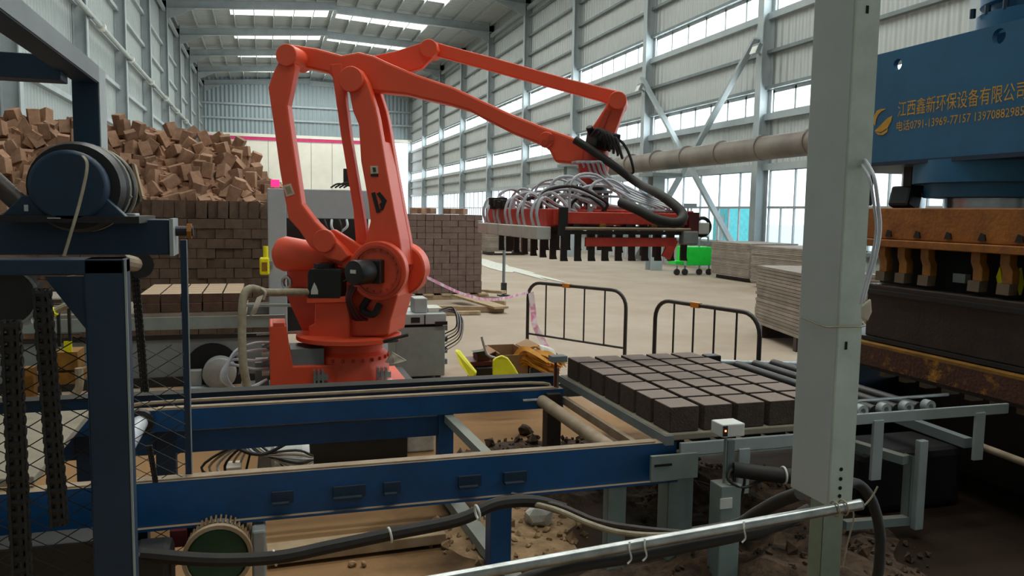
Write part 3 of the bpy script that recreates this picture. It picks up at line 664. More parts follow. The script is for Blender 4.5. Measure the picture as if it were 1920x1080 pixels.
# ================================================================== CONVEYOR with fresh bricks
ZC = .70; FY, BY = 3.70, 5.04
cv = thing('blue_conveyor', (.4, (FY + BY) / 2, 0), 'long blue steel conveyor frame with dusty rails in front of the robot', 'conveyor')
def rail(y, x0, x1, name, mt, side, h=.15, wd=.09, t=.012, z=ZC): return MB().channel((x0, y, z - h / 2), (x1, y, z - h / 2), h, wd, t, (0, side, 0)).build(name, mt, cv)
xe = PY(1268, 830, FY).x; xb = PY(1056, 728, BY).x
rail(FY, -3.2, xe, 'front_rail', 'blue', 1, h=.2)
MB().box((-3.2, FY - .03, ZC - .21), (xe, FY + .06, ZC - .198)).build('front_flange', 'blue', cv)
MB().box((-.9, FY + .005, ZC), (xe - .12, FY + .06, ZC + .008)).build('wear_strip', 'dustpipe', cv)
rail(BY, -3.2, xb, 'back_rail', 'blue', 1, h=.13)
MB().box((-.62, BY + .0, ZC), (xb - .05, BY + .05, ZC + .01)).build('wear_strip', 'dustpipe', cv)
MB().box((-3.2, BY + .05, ZC - .17), (PY(850, 770, BY).x, BY + .15, ZC - .15)).build('lower_flange', 'blue', cv)
MB().box((-3.2, BY + .04, ZC - .28), (PY(850, 790, BY).x, BY + .05, ZC - .15)).build('lower_rail', 'blue', cv)
# second dark beam behind the back rail, with a round belt edge
x0b = PY(350, 748, 5.32).x; x1b = PY(1042, 708, 5.32).x
MB().box((-3.2, 5.3, ZC - .08), (x1b, 5.4, ZC + .03)).build('rear_beam', 'bluedark', cv)
MB().tube([(x0b - .35, BY + .07, ZC - .05), (x0b - .3, BY + .08, ZC + .015), (x0b, BY + .12, ZC + .02), (.5, BY + .13, ZC + .02), (xb - .2, BY + .13, ZC + .02), (xb - .05, BY + .08, ZC - .02)], .012, 6).build('belt_edge', 'dustpipe', cv, smooth=True)
MB().box((-3.2, 5.295, ZC + .03), (x1b, 5.42, ZC + .036)).build('beam_cover', 'rubber', cv)
# legs
def leg(px, y, wd, mt='blue', z1=None, dp=.1):
    x = PY(px, 900, y).x; return MB().box((x - wd / 2, y, 0), (x + wd / 2, y + dp, z1 or ZC - .13)).build('leg', mt, cv, bevel=.004)
leg(941, FY + .02, .11); leg(250, FY + .02, .1, 'bluedark'); leg(836, BY + .02, .1); leg(312, BY + .02, .11, 'bluedark'); leg(1037, BY - .06, .1, 'darkmould', ZC - .02)
leg(180, BY + .02, .2, 'bluedark')
xt = PY(836, 785, BY).x
MB().bar((xt + .02, BY, ZC - .16), (xt + .1, FY + .1, ZC - .2), .06, .05).build('cross_strut', 'greypaint', cv)
xg = PY(842, 940, 4.9).x
MB().bar((xg, 5.0, .06), (xg + .08, 3.0, .06), .09, .06).build('ground_strut', 'greypaint', cv)
MB().box((PY(500, 985, 4.7).x, 4.68, .13), (xg, 4.72, .21)).build('low_rail', 'bluedark', cv)
MB().box((-3, 3.35, .3), (PY(228, 1000, 3.35).x, 3.5, .6)).build('low_beam', 'oldblack', cv, bevel=.01)
MB().box((PY(238, 1000, 3.4).x, 3.4, .05), (PY(318, 1000, 3.4).x, 3.6, .5)).build('drive_case', 'oldblack', cv, bevel=.03)
# brackets on the front rail
for px, wpx in ((530, 40), (655, 60), (735, 30), (880, 40), (965, 40)):
    a = PY(px - wpx / 2, 915, FY - .02); b = PY(px + wpx / 2, 930, FY)
    mb = MB().box((a.x, FY - .022, ZC - .14), (b.x, FY, ZC - .085)); mb.box((a.x, FY - .05, ZC - .14), (b.x - .02, FY, ZC - .13)); mb.build('rail_bracket', 'bluedark', cv)
# end rollers
def roller(x, y0, y1, z, r, nm, mt, par):
    o = MB().cyl((x, y0, z), (x, y1, z), r, 16).build(nm, mt, par, smooth=True)
    MB().cyl((x, y0 - .03, z), (x, y1 + .03, z), r * .45, 10).build('roller_axle', 'rodmetal', o); return o
xr = PY(262, 800, BY - .05).x
roller(xr, FY + .08, BY - .02, ZC - .06, .045, 'end_roller', 'hosewhite', cv)
MB().cyl((xr, BY - .05, ZC - .06), (xr, BY - .0, ZC - .06), .075, 16).build('roller_bearing', 'oldblack', cv)
xr2 = PY(1018, 747, BY - .05).x
roller(xr2, FY + .08, BY - .04, ZC - .07, .042, 'end_roller', 'dustpipe', cv)
MB().cyl((xr2 - .14, BY - .04, ZC - .06), (xr2 - .02, BY - .04, ZC - .06), .012, 8).build('adjuster_bolt', 'rodmetal', cv)
MB().bar((xr2 + .17, FY + .1, ZC - .08), (xr2 + .17, BY, ZC - .08), .03, .05).build('cross_bar', 'dustpipe', cv)
# dusty pallet board on the left end
tb = MB().box((-3.0, FY + .05, ZC + .012), (PY(172, 768, BY - .1).x, BY - .1, ZC + .05)).build('pallet_board', 'boarddust', bevel=.006)
tag(tb, 'dusty bare grey pallet board lying on the left conveyor end behind the mesh guard', 'board')
# grey roller conveyor from the press
gc = thing('grey_roller_conveyor', (3.2, 4.4, 0), 'grey steel roller conveyor running from the press under the fresh bricks', 'conveyor')
xg0 = xe + .0; xg1 = PY(1900, 770, FY - .08).x
MB().box((xg0, FY - .05, ZC - .065), (2.95, FY - .03, ZC + .005)).build('front_rail', 'greylight', gc, bevel=.004)
MB().box((2.9, FY - .05, ZC + .03), (xg1, FY - .03, ZC + .092)).build('front_rail', 'greylight', gc, bevel=.004)
MB().box((2.9, FY - .05, ZC - .06), (3.0, FY - .03, ZC + .09)).build('rail_joint', 'greylight', gc)
MB().box((xg0, FY - .05, ZC - .075), (2.95, FY + .02, ZC - .066)).build('rail_flange', 'greypaint', gc)
MB().box((2.0, 5.28, ZC - .12), (4.3, 5.32, ZC - .02)).build('back_rail', 'greylight', gc)
MB().box((2.2, 5.5, ZC - .12), (4.6, 5.54, ZC + .0)).build('back_rail', 'greypaint', gc)
MB().box((2.9, 5.7, ZC - .12), (4.6, 5.8, ZC - .04)).build('back_rail', 'greypaint', gc)
for i in range(11):
    x = 2.12 + i * .16
    if x > 3.75: continue
    o = MB().cyl((x, FY + .06, ZC - .03 + .1 * (x > 3.13)), (x, 5.2, ZC - .03 + .1 * (x > 3.13)), .035, 14).build('roller', 'oldblack', gc, smooth=True)
    if x > 3.13: MB().ring((x, FY - .028, ZC + .1), (x, FY + .02, ZC + .1), .036, .017, 20).build('roller_bearing', 'greylight', o)
for px in (1655, 1712):
    pass
MB().cyl((2.95, FY + .03, ZC + .145), (3.9, FY + .03, ZC + .15), .01, 8).build('guide_rod', 'rodmetal', gc)
for px, z1, lo in ((1158, .58, .0), (1270, .62, 0), (1720, .5, 0.12)):
    x = PY(px, 900, FY).x
    MB().channel((x, FY, lo), (x, FY, z1), .1, .07, .008, (0, 1, 0), (1, 0, 0)).build('leg', 'greypaint', gc)
x = PY(1255, 930, FY + .1).x
MB().box((x - .05, FY + .02, 0), (x + .1, FY + .14, .54)).build('leg', 'greypaint', gc, bevel=.004)
a = PY(1220, 862, FY - .06); b = PY(1300, 895, FY - .06)
mb = MB().box((a.x, FY - .07, b.z), (b.x + .02, FY - .05, a.z + .02)); mb.build('bracket_plate', 'greypaint', gc, bevel=.003)
a2 = PY(1228, 872, FY - .075); MB().box((a2.x, FY - .074, a2.z - .012), (a2.x + .1, FY - .07, a2.z)).build('bracket_slot', 'slotdark', gc)
for px, py in ((1395, 845), (1645, 820), (1836, 800)):
    x = PY(px, py, FY - .05).x
    MB().box((x - .035, FY - .06, ZC - .3 if px < 1800 else ZC - .24), (x + .035, FY - .04, ZC - .05 + (.1 if px > 1500 else 0))).build('hanger', 'greylight', gc, bevel=.003)
x = PY(1725, 850, FY).x; MB().box((x - .04, FY - .04, .06), (x + .02, FY + .0, ZC - .1)).build('leg', 'greylight', gc, bevel=.004)
MB().bar((x - .5, FY + .02, .12), (x + .05, FY + .02, .1), .05, .05).build('foot_bar', 'greypaint', gc)
MB().bar((3.2, 5.1, ZC - .2), (x - .1, FY, ZC - .22), .06, .05).build('cross_strut', 'greypaint', gc)
MB().bar((4.0, 5.3, ZC - .1), (4.05, FY, ZC - .15), .06, .06).build('cross_strut', 'steeldark', gc)
MB().cyl((3.3, 5.4, ZC + .06), (4.3, 5.0, ZC + .06), .022, 10).build('push_rod', 'rodmetal', gc)
MB().cbox((3.3, 5.4, ZC + .06), (.12, .1, .12)).build('push_cylinder', 'oldblack', gc, bevel=.01)
# production pallet and its bricks
PXO, PYO, PZ0 = 2.02, 3.70, ZC + .012
pb = MB().box((PXO - .02, PYO - .02, PZ0), (3.12, 5.26, PZ0 + .035)).build('production_pallet', 'boarddust', bevel=.006)
tag(pb, 'thin production pallet board under the dark fresh bricks', 'pallet')
MB().box((PXO - .03, PYO - .03, PZ0 - .02), (PXO + .02, 5.27, PZ0 + .03)).build('edge_angle', 'steeldark', pb)
ORD = ('first', 'second', 'third', 'fourth', 'fifth', 'sixth', 'seventh')
zb0 = PZ0 + .036; pr = None
for r in range(7):
    for c_ in range(5):
        x = PXO + .095 + .203 * c_ + rnd.uniform(-.003, .003); y = PYO + .1 + .217 * r + rnd.uniform(-.004, .004)
        if pr is None:
            mb = MB(); h = .138; mb.box((-.086, -.095, 0), (.086, .095, h)); pr = mb.build('fresh_brick', 'brickfresh', bevel=.006); br = pr; br.location = (x, y, zb0)
        else: br = copy_to(pr, (x, y, zb0), Euler((0, 0, rnd.uniform(-.015, .015))))
        tag(br, 'damp fresh brick on conveyor pallet, %s row from front, %s from left' % (ORD[r], ORD[c_]), 'brick', 'fresh bricks on the production pallet')
# sensor on its post
sx = PY(1360, 900, 3.55).x
se = thing('photo_sensor', (sx, 3.55, 0), 'small grey optical sensor box with red light on a grey post before the bricks', 'sensor')
a = PY(1345, 792, 3.5); b = PY(1386, 813, 3.5)
MB().box((a.x, 3.45, b.z), (b.x, 3.56, a.z)).build('sensor_head', 'white', se, bevel=.006)
MB().box((a.x + .003, 3.445, b.z + .008), (a.x + .028, 3.45, a.z - .006)).build('sensor_face', 'black', se)
MB().cbox((a.x + .015, 3.444, (a.z + b.z) / 2 + .003), (.008, .004, .008)).build('indicator_light', 'led', se)
q = PY(1357, 905, 3.5)
MB().cyl((q.x, 3.5, q.z), (q.x, 3.5, b.z), .008, 8).build('sensor_rod', 'greypaint', se)
MB().box((q.x + .03, 3.52, q.z + .04), (q.x + .07, 3.56, b.z - .04)).build('sensor_bracket', 'steeldark', se)
MB().box((q.x - .045, 3.45, 0), (q.x + .075, 3.56, q.z)).build('sensor_post', 'greypaint', se, bevel=.006)
a = PY(1350, 935, 3.45); b = PY(1372, 952, 3.45); MB().box((a.x, 3.446, b.z), (b.x, 3.45, a.z)).build('white_label', 'white', se)
MB().tube([(q.x + .06, 3.5, b.z + .2), (q.x + .11, 3.48, b.z + .15), (q.x + .09, 3.5, b.z - .02), (q.x + .05, 3.5, q.z + .06), (q.x, 3.46, q.z + .03), (q.x + .1, 3.46, q.z - .02), (q.x + .3, 3.5, q.z + .02)], .008, 6).build('sensor_cable', 'rubber', se, smooth=True)
hp = tag(MB().tube([(q.x + .06, 3.52, q.z + .06), (q.x + .3, 3.45, q.z + .03), (q.x + .62, 3.4, q.z + .0)], .04, 10).build('black_hose', 'rubber', smooth=True), 'thick black hose leaving the sensor post towards the pillar', 'hose')
mb = MB().torus((q.x + .32, 3.447, q.z + .03), (1, -.2, 0), .042, .006); mb.build('tie_wrap', 'white', hp)
# ================================================================== PRESS
ps = thing('hydraulic_press', (5.1, 4.5, 0), 'big blue hydraulic brick press with amber mould frame at the right edge', 'press')
XP = 4.5
zt_, zb_ = 3.14, 2.32
h1 = PX(1683, 121, XP); h2 = PX(1873, 68, XP)
out = [(3.1, zb_), (5.92, zb_), (5.92, zt_ - .12), (5.8, zt_), (3.1, zt_)]
vs, fs = plate_with_holes(out, [(h1.y, h1.z, .042), (h2.y, h2.z, .05)], .04)
def yz(v, x): return V((x + v.z, v.x, v.y))
MB().add([yz(v, XP + .02) for v in vs], fs).build('front_plate', 'pressblue', ps)
vs, fs = plate_with_holes(out, [(h1.y - .0, h1.z, .042)], .04)
MB().add([yz(v, XP + 1.1) for v in vs], fs).build('back_plate', 'pressblue', ps)
MB().box((XP + .04, 3.12, zb_ + .05), (XP + 1.06, 3.2, zt_ - .05)).box((XP + .04, 3.9, zb_ + .05), (XP + 1.06, 3.94, zt_ - .05)).build('rib_plate', 'pressblue', ps)
MB().box((XP - .01, 3.1, zb_ - .03), (XP + 1.14, 5.92, zb_ + .0)).build('bottom_plate', 'bluedark', ps)
MB().box((XP + .1, 5.82, 2.0), (XP + .6, 5.9, zt_ - .2)).build('end_plate', 'bluedark', ps)
# company lettering and emblem (flat yellow paint on the plate)
def paint_on(txt, p_left, p_right, hgt, nm):
    vs, fs = text_mesh(txt, 1.0, .0)
    x0 = min(v.x for v in vs); x1 = max(v.x for v in vs); y0 = min(v.y for v in vs); y1 = max(v.y for v in vs)
    L_ = abs(p_left.y - p_right.y); out_ = []
    for v in vs:
        s = (v.x - x0) / (x1 - x0); out_.append(V((XP - .002, p_left.y + (p_right.y - p_left.y) * s, p_left.z + (p_right.z - p_left.z) * s + hgt * (v.y - y0) / (y1 - y0))))
    return MB().add(out_, fs).build(nm, 'gold', ps)
a = PX(1683, 222, XP); b = PX(1925, 183, XP); a.z = b.z = (a.z + b.z) / 2
paint_on('江西鑫新环保设备有限公司', a, b, .115, 'company_lettering')
a2 = PX(1681, 248, XP); b2 = PX(1920, 216, XP); a2.z = b2.z = (a2.z + b2.z) / 2
paint_on('电话0791-13969-77157 13970882985', a2, b2, .075, 'phone_lettering')
def flat(pts, nm):
    P = [PX(x, y, XP - .002) for x, y in pts]; return MB().prism(P, (-.002, 0, 0)).build(nm, 'gold', ps)
flat([(1640, 216), (1644, 208), (1652, 204), (1662, 204), (1653, 209), (1647, 215), (1643, 224), (1641, 236), (1638, 230)], 'emblem_arc')
flat([(1673, 217), (1671, 228), (1664, 240), (1652, 248), (1640, 246), (1648, 238), (1656, 230), (1664, 222)], 'emblem_leaf')
flat([(1641, 247), (1652, 250), (1662, 244), (1665, 240), (1664, 247), (1656, 253), (1647, 253)], 'emblem_arc')
# upper cylinder
c = PX(1945, 20, 5.0)
MB().lathe((5.0, c.y, zt_ - .02), (0, 0, 1), [(0, .36), (.16, .36), (.17, .30), (.22, .30), (.23, .34), (.5, .34)], 32).build('upper_cylinder', 'pressblue', ps, smooth=True)
MB().tube([PX(1850, 40, 4.75), PX(1868, 26, 4.7), PX(1885, 30, 4.7), PX(1900, 38, 4.75)], .022, 8).build('oil_pipe', 'white', ps, smooth=True)
for dy in (0, .12, .26): MB().cyl((4.66, c.y + .2 - dy, zt_ + .13), (4.66, c.y + .2 - dy, zt_ + .19), .02, 6).build('cylinder_bolt', 'bluedark', ps)
# ram below the crosshead
MB().lathe((5.05, 4.5, 2.045), (0, 0, 1), [(0, .40), (.005, .49), (.10, .49), (.105, .57), (.265, .57)], 40).build('ram_cylinder', 'pressblue', ps, smooth=True)
MB().cyl((5.05, 4.5, 1.9), (5.05, 4.5, 2.05), .36, 36).build('ram_rod', 'rodmetal', ps, smooth=True)
MB().box((4.75, 5.02, 2.06), (4.9, 5.1, 2.3)).build('limit_switch', 'black', ps)
MB().cbox((4.62, 4.93, 2.04), (.18, .16, .16), Euler((0, .3, .3))).build('hose_joint', 'black', ps, bevel=.02)
# amber head frame
XF = 4.42
MB().box((XF, 3.2, 1.74), (5.6, 5.12, 1.97)).build('head_frame', 'rust', ps, bevel=.008)
MB().box((XF - .06, 3.2, 1.685), (5.6, 5.1, 1.738)).build('head_flange', 'rust', ps, bevel=.006)
for i in range(6):
    y = 3.5 + i * .27; MB().prism([(XF - .012, y - .03, 1.76), (XF - .012, y + .03, 1.76), (XF - .012, y + .01, 1.81), (XF - .012, y - .02, 1.80)], (.012, 0, 0)).build('bolt_recess', 'oldblack', ps)
# clamps
ny = 0
ys_ = [PX(px, 500, XF).y for px in (1655, 1692, 1736, 1786, 1832, 1888)] + [3.62]
for i, y in enumerate(ys_):
    if i == 3:
        MB().box((XF + .05, y - .06, 1.47), (XF + .1, y + .04, 1.53)).build('clamp_foot', 'greypaint', ps); continue
    P = [(y - .035, 1.69), (y + .035, 1.69), (y + .035, 1.62), (y + .012, 1.57), (y + .012, 1.50), (y - .06, 1.50), (y - .06, 1.58), (y - .035, 1.62)]
    k = MB().prism([(XF - .02, a_, b_) for a_, b_ in P], (.06, 0, 0)).build('mould_clamp', 'clampyellow', ps, bevel=.004)
    MB().prism([(XF - .025, y - .05, 1.50), (XF - .025, y + .04, 1.50), (XF - .025, y + .045, 1.43), (XF - .025, y - .045, 1.43)], (.07, 0, 0)).build('clamp_foot', 'feetbrown', k)
MB().box((XF + .12, 3.2, 1.4), (5.5, 5.05, 1.69)).build('punch_block', 'slotdark', ps)
for y in (3.83, 3.97, 3.7):  # bright yellow slivers between the clamps and the punch block
    MB().prism([(XF + .08, y, 1.6), (XF + .08, y + .022, 1.53), (XF + .08, y - .01, 1.43), (XF + .08, y - .025, 1.5)], (.02, 0, 0)).build('yellow_sliver', 'yellowbright', ps)
# mould box and lower beam
MB().box((XF - .02, 3.2, 1.0), (5.5, 5.02, 1.40)).build('mould_box', 'darkmould', ps, bevel=.01)
MB().box((XF - .06, 3.2, 1.33), (XF + .1, 5.06, 1.36)).build('mould_rim', 'oldblack', ps)
MB().box((XF - .05, 3.2, .975), (5.4, 5.1, 1.0)).build('table_plate', 'oldblack', ps)
MB().box((4.3, 3.1, .945), (4.44, 5.2, .965)).build('beam_flange', 'yellow', ps)
MB().box((4.3, 3.1, .80), (4.33, 5.2, .944)).build('lower_beam', 'yellowrust', ps)
MB().box((4.32, 3.1, .77), (5.5, 5.2, .80)).build('beam_bottom', 'darkmould', ps)
for i in range(9): MB().box((4.6, 3.4 + i * .2, .66), (4.7, 3.46 + i * .2, .78)).build('table_roller', 'dustpipe', ps)
# base and columns
MB().box((4.55, 3.0, 0), (6.0, 3.5, .62)).build('base_block', 'navy', ps, bevel=.01)
MB().box((4.55, 5.3, 0), (6.0, 5.8, .95)).build('base_block', 'navy', ps, bevel=.01)
MB().box((5.0, 3.5, 0), (6.0, 5.3, .6)).build('base_web', 'oldblack', ps)
for x in (4.75, 5.35):
    for y in (3.25, 5.62): MB().cyl((x, y, .55), (x, y, zb_ + .2), .1, 20).build('tie_column', 'rodmetal' if y > 4 else 'bluedark', ps, smooth=True)
MB().cyl(PD(1700, 785, 5.3), PD(1960, 882, 4.6), .022, 10).build('lower_rail', 'dustpipe', ps, smooth=True)
MB().box((3.6, 4.05, 0), (4.4, 4.5, .4)).build('dark_box', 'slotdark', ps, bevel=.05)  # near-black box low in front of the press
# ================================================================== PILLAR, PIPE, CABLES
kx, ky = 1.47, 1.78
zbot = 1.105
tr = thing('cable_trunking', (1.51, 1.85, 0), 'tall grey sheet metal cable trunking on a pale green post in the foreground', 'trunking')
x1t = 1.548
MB().box((kx, ky + .003, zbot), (x1t, 1.945, 3.4)).build('trunk_body', 'trunk', tr, bevel=.003)
MB().box((kx + .002, ky - .004, zbot + .002), (x1t - .002, ky + .003, 3.4)).build('trunk_cover', 'trunk2', tr)
for px, py in ((1577, 880), (1576, 898), (1575, 915), (1574, 930)):
    q = PY(px, py, ky - .004); MB().cyl((q.x, ky - .0055, q.z), (q.x, ky - .004, q.z), .0055, 12).build('cable_hole', 'slotdark', tr)
for px, py, hh in ((1586, 648, .011), (1626, 18, .01)):
    q = PY(px, py, ky - .004); MB().box((q.x - .004, ky - .0055, q.z - hh), (q.x + .004, ky - .004, q.z + hh)).build('cable_hole', 'slotdark', tr)
MB().channel((1.506, 1.80, 0), (1.506, 1.80, zbot + .05), .064, .06, .004, (0, 1, 0), (1, 0, 0)).build('post', 'postgreen', tr)
MB().box((x1t, ky + .03, zbot), (x1t + .012, 1.945, 3.4)).build('trunk_flange', 'steeldark', tr)
# wire tied round the trunking
q = PX(1505, 595, kx); q2 = PY(1570, 612, ky); q3 = PY(1608, 614, ky)
MB().tube([(kx - .003, 1.93, q.z), (kx - .004, ky + .05, q.z - .012), (kx - .004, ky - .006, q2.z), (x1t, ky - .008, q3.z + .004), (x1t + .02, ky + .02, q3.z + .012)], .0022, 5).build('binding_wire', 'hosebeige', tr, smooth=True)
# galvanised rail
pa = PD(1612, 946, 2.12); pb_ = PD(850, 1083, 1.86); dd = (pb_ - pa).normalized()
pipe2 = tag(MB().cyl(pa, pb_ + dd * 1.2, .0145, 20).build('galvanised_rail', 'galv', smooth=True), 'shiny galvanised pipe rail tied to the foreground post', 'pipe')
MB().ring(pa - dd * .001, pa - dd * .004, .0145, .011, 16).build('pipe_mouth', 'steeldark', pipe2)
for t_ in (.05, .075):
    c = pa + dd * t_; MB().torus(c, dd, .02, .0022).build('binding_wire', 'hosebeige', pipe2)
c = pa + dd * .05
MB().tube([c + V((0, 0, .02)), c + V((.03, -.005, -.02)), c + V((.01, -.01, -.1)), c + V((.0, -.01, -.16))], .0022, 5).build('binding_wire', 'hosebeige', pipe2, smooth=True)
MB().tube([pa + V((.0, 0, -.01)), pa + V((.02, 0, .0)), pa + V((.04, .0, .02)), pa + V((.055, .0, .045))], .0025, 5).build('binding_wire', 'hosebeige', pipe2, smooth=True)
for t_ in (.35, .62, .66):
    c = pa + dd * t_; MB().tube([c + V((0, -.012, .016)), c + V((-.004, -.02, 0)), c + V((.004, -.016, -.025)), c + V((-.008, -.02, -.035))], .0025, 5).build('tie_wrap', 'white', pipe2, smooth=True)
mb = MB().tube([pa + V((-.12, .05, -.02)), pa + dd * .25 + V((0, .03, -.035)), pa + dd * .6 + V((0, .02, -.04)), pa + dd * .9 + V((0, .03, -.05)), pa + dd * 1.2 + V((0, .1, -.2))], .016, 10)
tag(mb.build('black_cable', 'rubber', smooth=True), 'thick black cable strapped beneath the shiny pipe rail', 'cable')
mb = MB().tube([PD(1500, 925, 2.5), PD(1460, 940, 2.6), PD(1420, 962, 2.7), PD(1380, 985, 2.75), PD(1300, 1000, 2.8)], .022, 10)
tag(mb.build('black_hose', 'rubber', smooth=True), 'black hose curving left from behind the pillar foot', 'hose')
mb = MB().tube([PD(1560, 925, 2.3), PD(1600, 905, 2.4), PD(1630, 930, 2.4), PD(1648, 985, 2.4), PD(1650, 1040, 2.4), PD(1640, 1100, 2.4), PD(1600, 1200, 2.4)], .016, 10)
tag(mb.build('black_hose', 'rubber', smooth=True), 'black hose looping down on the right of the pillar foot', 'hose')
mb = MB().tube([PD(1622, 300, 2.12), PD(1638, 330, 2.05), PD(1646, 380, 2.05), PD(1650, 430, 2.05), PD(1642, 480, 2.05), PD(1630, 520, 2.05), PD(1618, 565, 2.05)], .0048, 7)
mb.tube([PD(1616, 310, 2.12), PD(1630, 335, 2.06), PD(1638, 380, 2.06), PD(1643, 430, 2.06), PD(1635, 480, 2.06), PD(1622, 530, 2.06), PD(1612, 570, 2.06)], .004, 7)
tag(mb.build('white_cable', 'hosewhite', smooth=True), 'pair of thin white tubes hanging down beside the pillar', 'cable')
mb = MB().prism([PD(1618, 575, 2.05), PD(1634, 560, 2.05), PD(1636, 585, 2.05), PD(1628, 603, 2.05), PD(1618, 598, 2.05)], CF * .016)
tag(mb.build('cable_bag', 'paper', bevel=.004), 'pale paper wrapped bundle tied to the right edge of the pillar', 'bag')
# chain of cables under the conveyor
def hose(nm, lb, cat, pts, r, mt='rubber', **k): return tag(MB().tube([PD(x, y, s) for x, y, s in pts], r, 9).build(nm, mt, smooth=True), lb, cat)
hz_ = hose('black_cable', 'fat black cable bundle sagging along the front below the blue conveyor', 'cable', [(265, 1040, 3.25), (400, 1050, 3.3), (520, 1045, 3.35), (620, 1025, 3.4), (740, 1000, 3.45), (860, 975, 3.5), (930, 945, 3.55), (1000, 940, 3.6), (1060, 955, 3.6)], .028)
for px, py in ((515, 1046), (731, 1003), (895, 961)):
    MB().torus(PD(px, py, 3.36 if px < 600 else 3.45), (1, .1, .15), .03, .006).build('tie_wrap', 'white', hz_)
hose('grey_cable', 'pale twin cable sagging over the dirt below the sensor', 'cable', [(960, 935, 3.7), (1040, 955, 3.5), (1100, 980, 3.35), (1160, 998, 3.25), (1240, 1004, 3.1), (1330, 995, 3.0)], .012, 'hosebeige')
hose('brown_cable', 'brown cable lying beside the pale twin cable over the dirt', 'cable', [(960, 928, 3.72), (1050, 950, 3.55), (1120, 978, 3.4), (1200, 992, 3.25), (1280, 1000, 3.1)], .014, 'darkmould')
# ================================================================== LEFT LIFTING MACHINE
lf = thing('stacking_lift', (-.5, 2.8, 0), 'dark blue lifting frame with winch drum and chains at the left edge', 'machine')
Y1 = 2.5
xp0, xp1 = -.49, -.385; ztop = PY(200, 486, Y1).z
MB().box((xp0, Y1, 0), (xp1, Y1 + .11, ztop)).build('front_post', 'bluedark', lf, bevel=.005)
MB().box((-2.2, Y1, ztop - .045), (xp1, Y1 + .11, ztop)).build('front_beam', 'bluedark', lf, bevel=.005)
MB().prism([(xp0, Y1 + .01, ztop - .05), (xp0 - .1, Y1 + .01, ztop - .05), (xp0, Y1 + .01, ztop - .2)], (0, .01, 0)).build('gusset', 'bluedark', lf)
# light grey strip down the right corner of the post
MB().box((xp1, Y1 - .001, 0), (xp1 + .006, Y1 + .005, ztop)).build('post_edge', 'greylight', lf)
# winch beam
Y2 = 3.0; xw = PY(318, 440, Y2).x; z0, z1 = PY(318, 478, Y2).z, PY(318, 412, Y2).z
MB().box((-2.5, Y2, z0), (xw, Y2 + .16, z1)).build('winch_beam', 'bluedark', lf, bevel=.004)
MB().box((xw, Y2 - .006, z0 - .004), (xw + .012, Y2 + .165, z1 + .004)).build('end_plate', 'greylight', lf)
MB().cyl((xw + .012, Y2 + .08, (z0 + z1) / 2 + .02), (xw + .07, Y2 + .08, (z0 + z1) / 2 + .02), .018, 12).build('end_bolt', 'oldblack', lf)
MB().cyl((xw + .05, Y2 + .08, (z0 + z1) / 2 + .02), (xw + .065, Y2 + .08, (z0 + z1) / 2 + .02), .03, 6).build('end_nut', 'rust', lf)
# upper portal
Y3 = 3.3; xa, xb2 = PY(137, 250, Y3).x, PY(187, 250, Y3).x
ztp = PY(188, 124, Y3).z; zbm = PY(188, 157, Y3).z
MB().box((xa, Y3, z1 - .02), (xb2, Y3 + .13, ztp)).build('rear_post', 'bluedark', lf, bevel=.004)
MB().box((xb2, Y3 + .0, z1 - .02), (xb2 + .004, Y3 + .13, ztp)).build('post_side_strip', 'greylight', lf)  # thin paler plate over the post's right face
MB().box((xa + .01, .6, zbm), (xb2, Y3, ztp)).build('top_beam', 'bluedark', lf, bevel=.004)
MB().box((xb2, .6, zbm + .004), (xb2 + .004, Y3, ztp)).build('beam_flange', 'steeldark', lf)  # thin paler plate over the top beam's right face
yc = 3.05
MB().box((-3, yc, PY(60, 147, yc).z), (xa + .02, yc + .1, PY(60, 100, yc).z)).build('cross_beam', 'bluedark', lf, bevel=.004)
# winch
dc = PY(134, 350, 2.85); R_ = .138
MB().cyl((dc.x, 2.8, dc.z), (dc.x, 2.86, dc.z), R_ * .82, 36).build('drum_cap', 'bluedark', lf, bevel=.012, smooth=True)
mb = MB().lathe((dc.x + .005, 2.86, dc.z), (0, 1, 0), [(0, R_ * .98), (.05, R_ * 1.06), (.06, R_), (.1, R_), (.11, R_ * 1.06), (.13, R_ * 1.06), (.14, R_), (.2, R_), (.21, R_ * 1.06), (.26, R_ * 1.06), (.3, R_)], 36); mb.build('winch_drum', 'oldblack', lf, smooth=True)
for k in range(4): MB().torus((dc.x + .005, 2.93 + .07 * k, dc.z), (0, 1, 0), R_ * 1.03, .006, 36, 6).build('drum_rope', 'hosebeige' if k % 2 else 'oldblack', lf, smooth=True)
MB().prism([(dc.x - .2, 2.82, z1), (dc.x + .17, 2.82, z1), (dc.x + .1, 2.82, dc.z - .03), (dc.x - .13, 2.82, dc.z - .03)], (0, .05, 0)).build('bearing_bracket', 'bluedark', lf, bevel=.004)
MB().box((dc.x - .22, 2.8, z1 - .01), (dc.x + .2, 3.2, z1 + .012)).build('winch_base', 'oldblack', lf)
pts = [PY(155, 292, 2.78), PY(163, 306, 2.775), PY(160, 335, 2.77), PY(148, 385, 2.77), PY(135, 430, 2.77), PY(120, 480, 2.77)]
MB().ribbon(pts, (.007, .006, 0), .002).build('drive_strap', 'hosebeige', lf)
MB().prism([PY(230, 310, 3.15), PY(248, 305, 3.15), PY(264, 365, 3.15), PY(262, 378, 3.15), PY(240, 400, 3.15), PY(232, 398, 3.15)], (0, .05, 0)).build('brake_lever', 'darkmould', lf, bevel=.006)
MB().prism([PY(246, 305, 3.14), PY(252, 308, 3.14), PY(267, 368, 3.14), PY(262, 370, 3.14)], (0, .05, 0)).build('lever_edge', 'wood', lf)
MB().box(PY(230, 411, 3.0), PY(262, 400, 3.1)).build('shim_block', 'greylight', lf, bevel=.003)
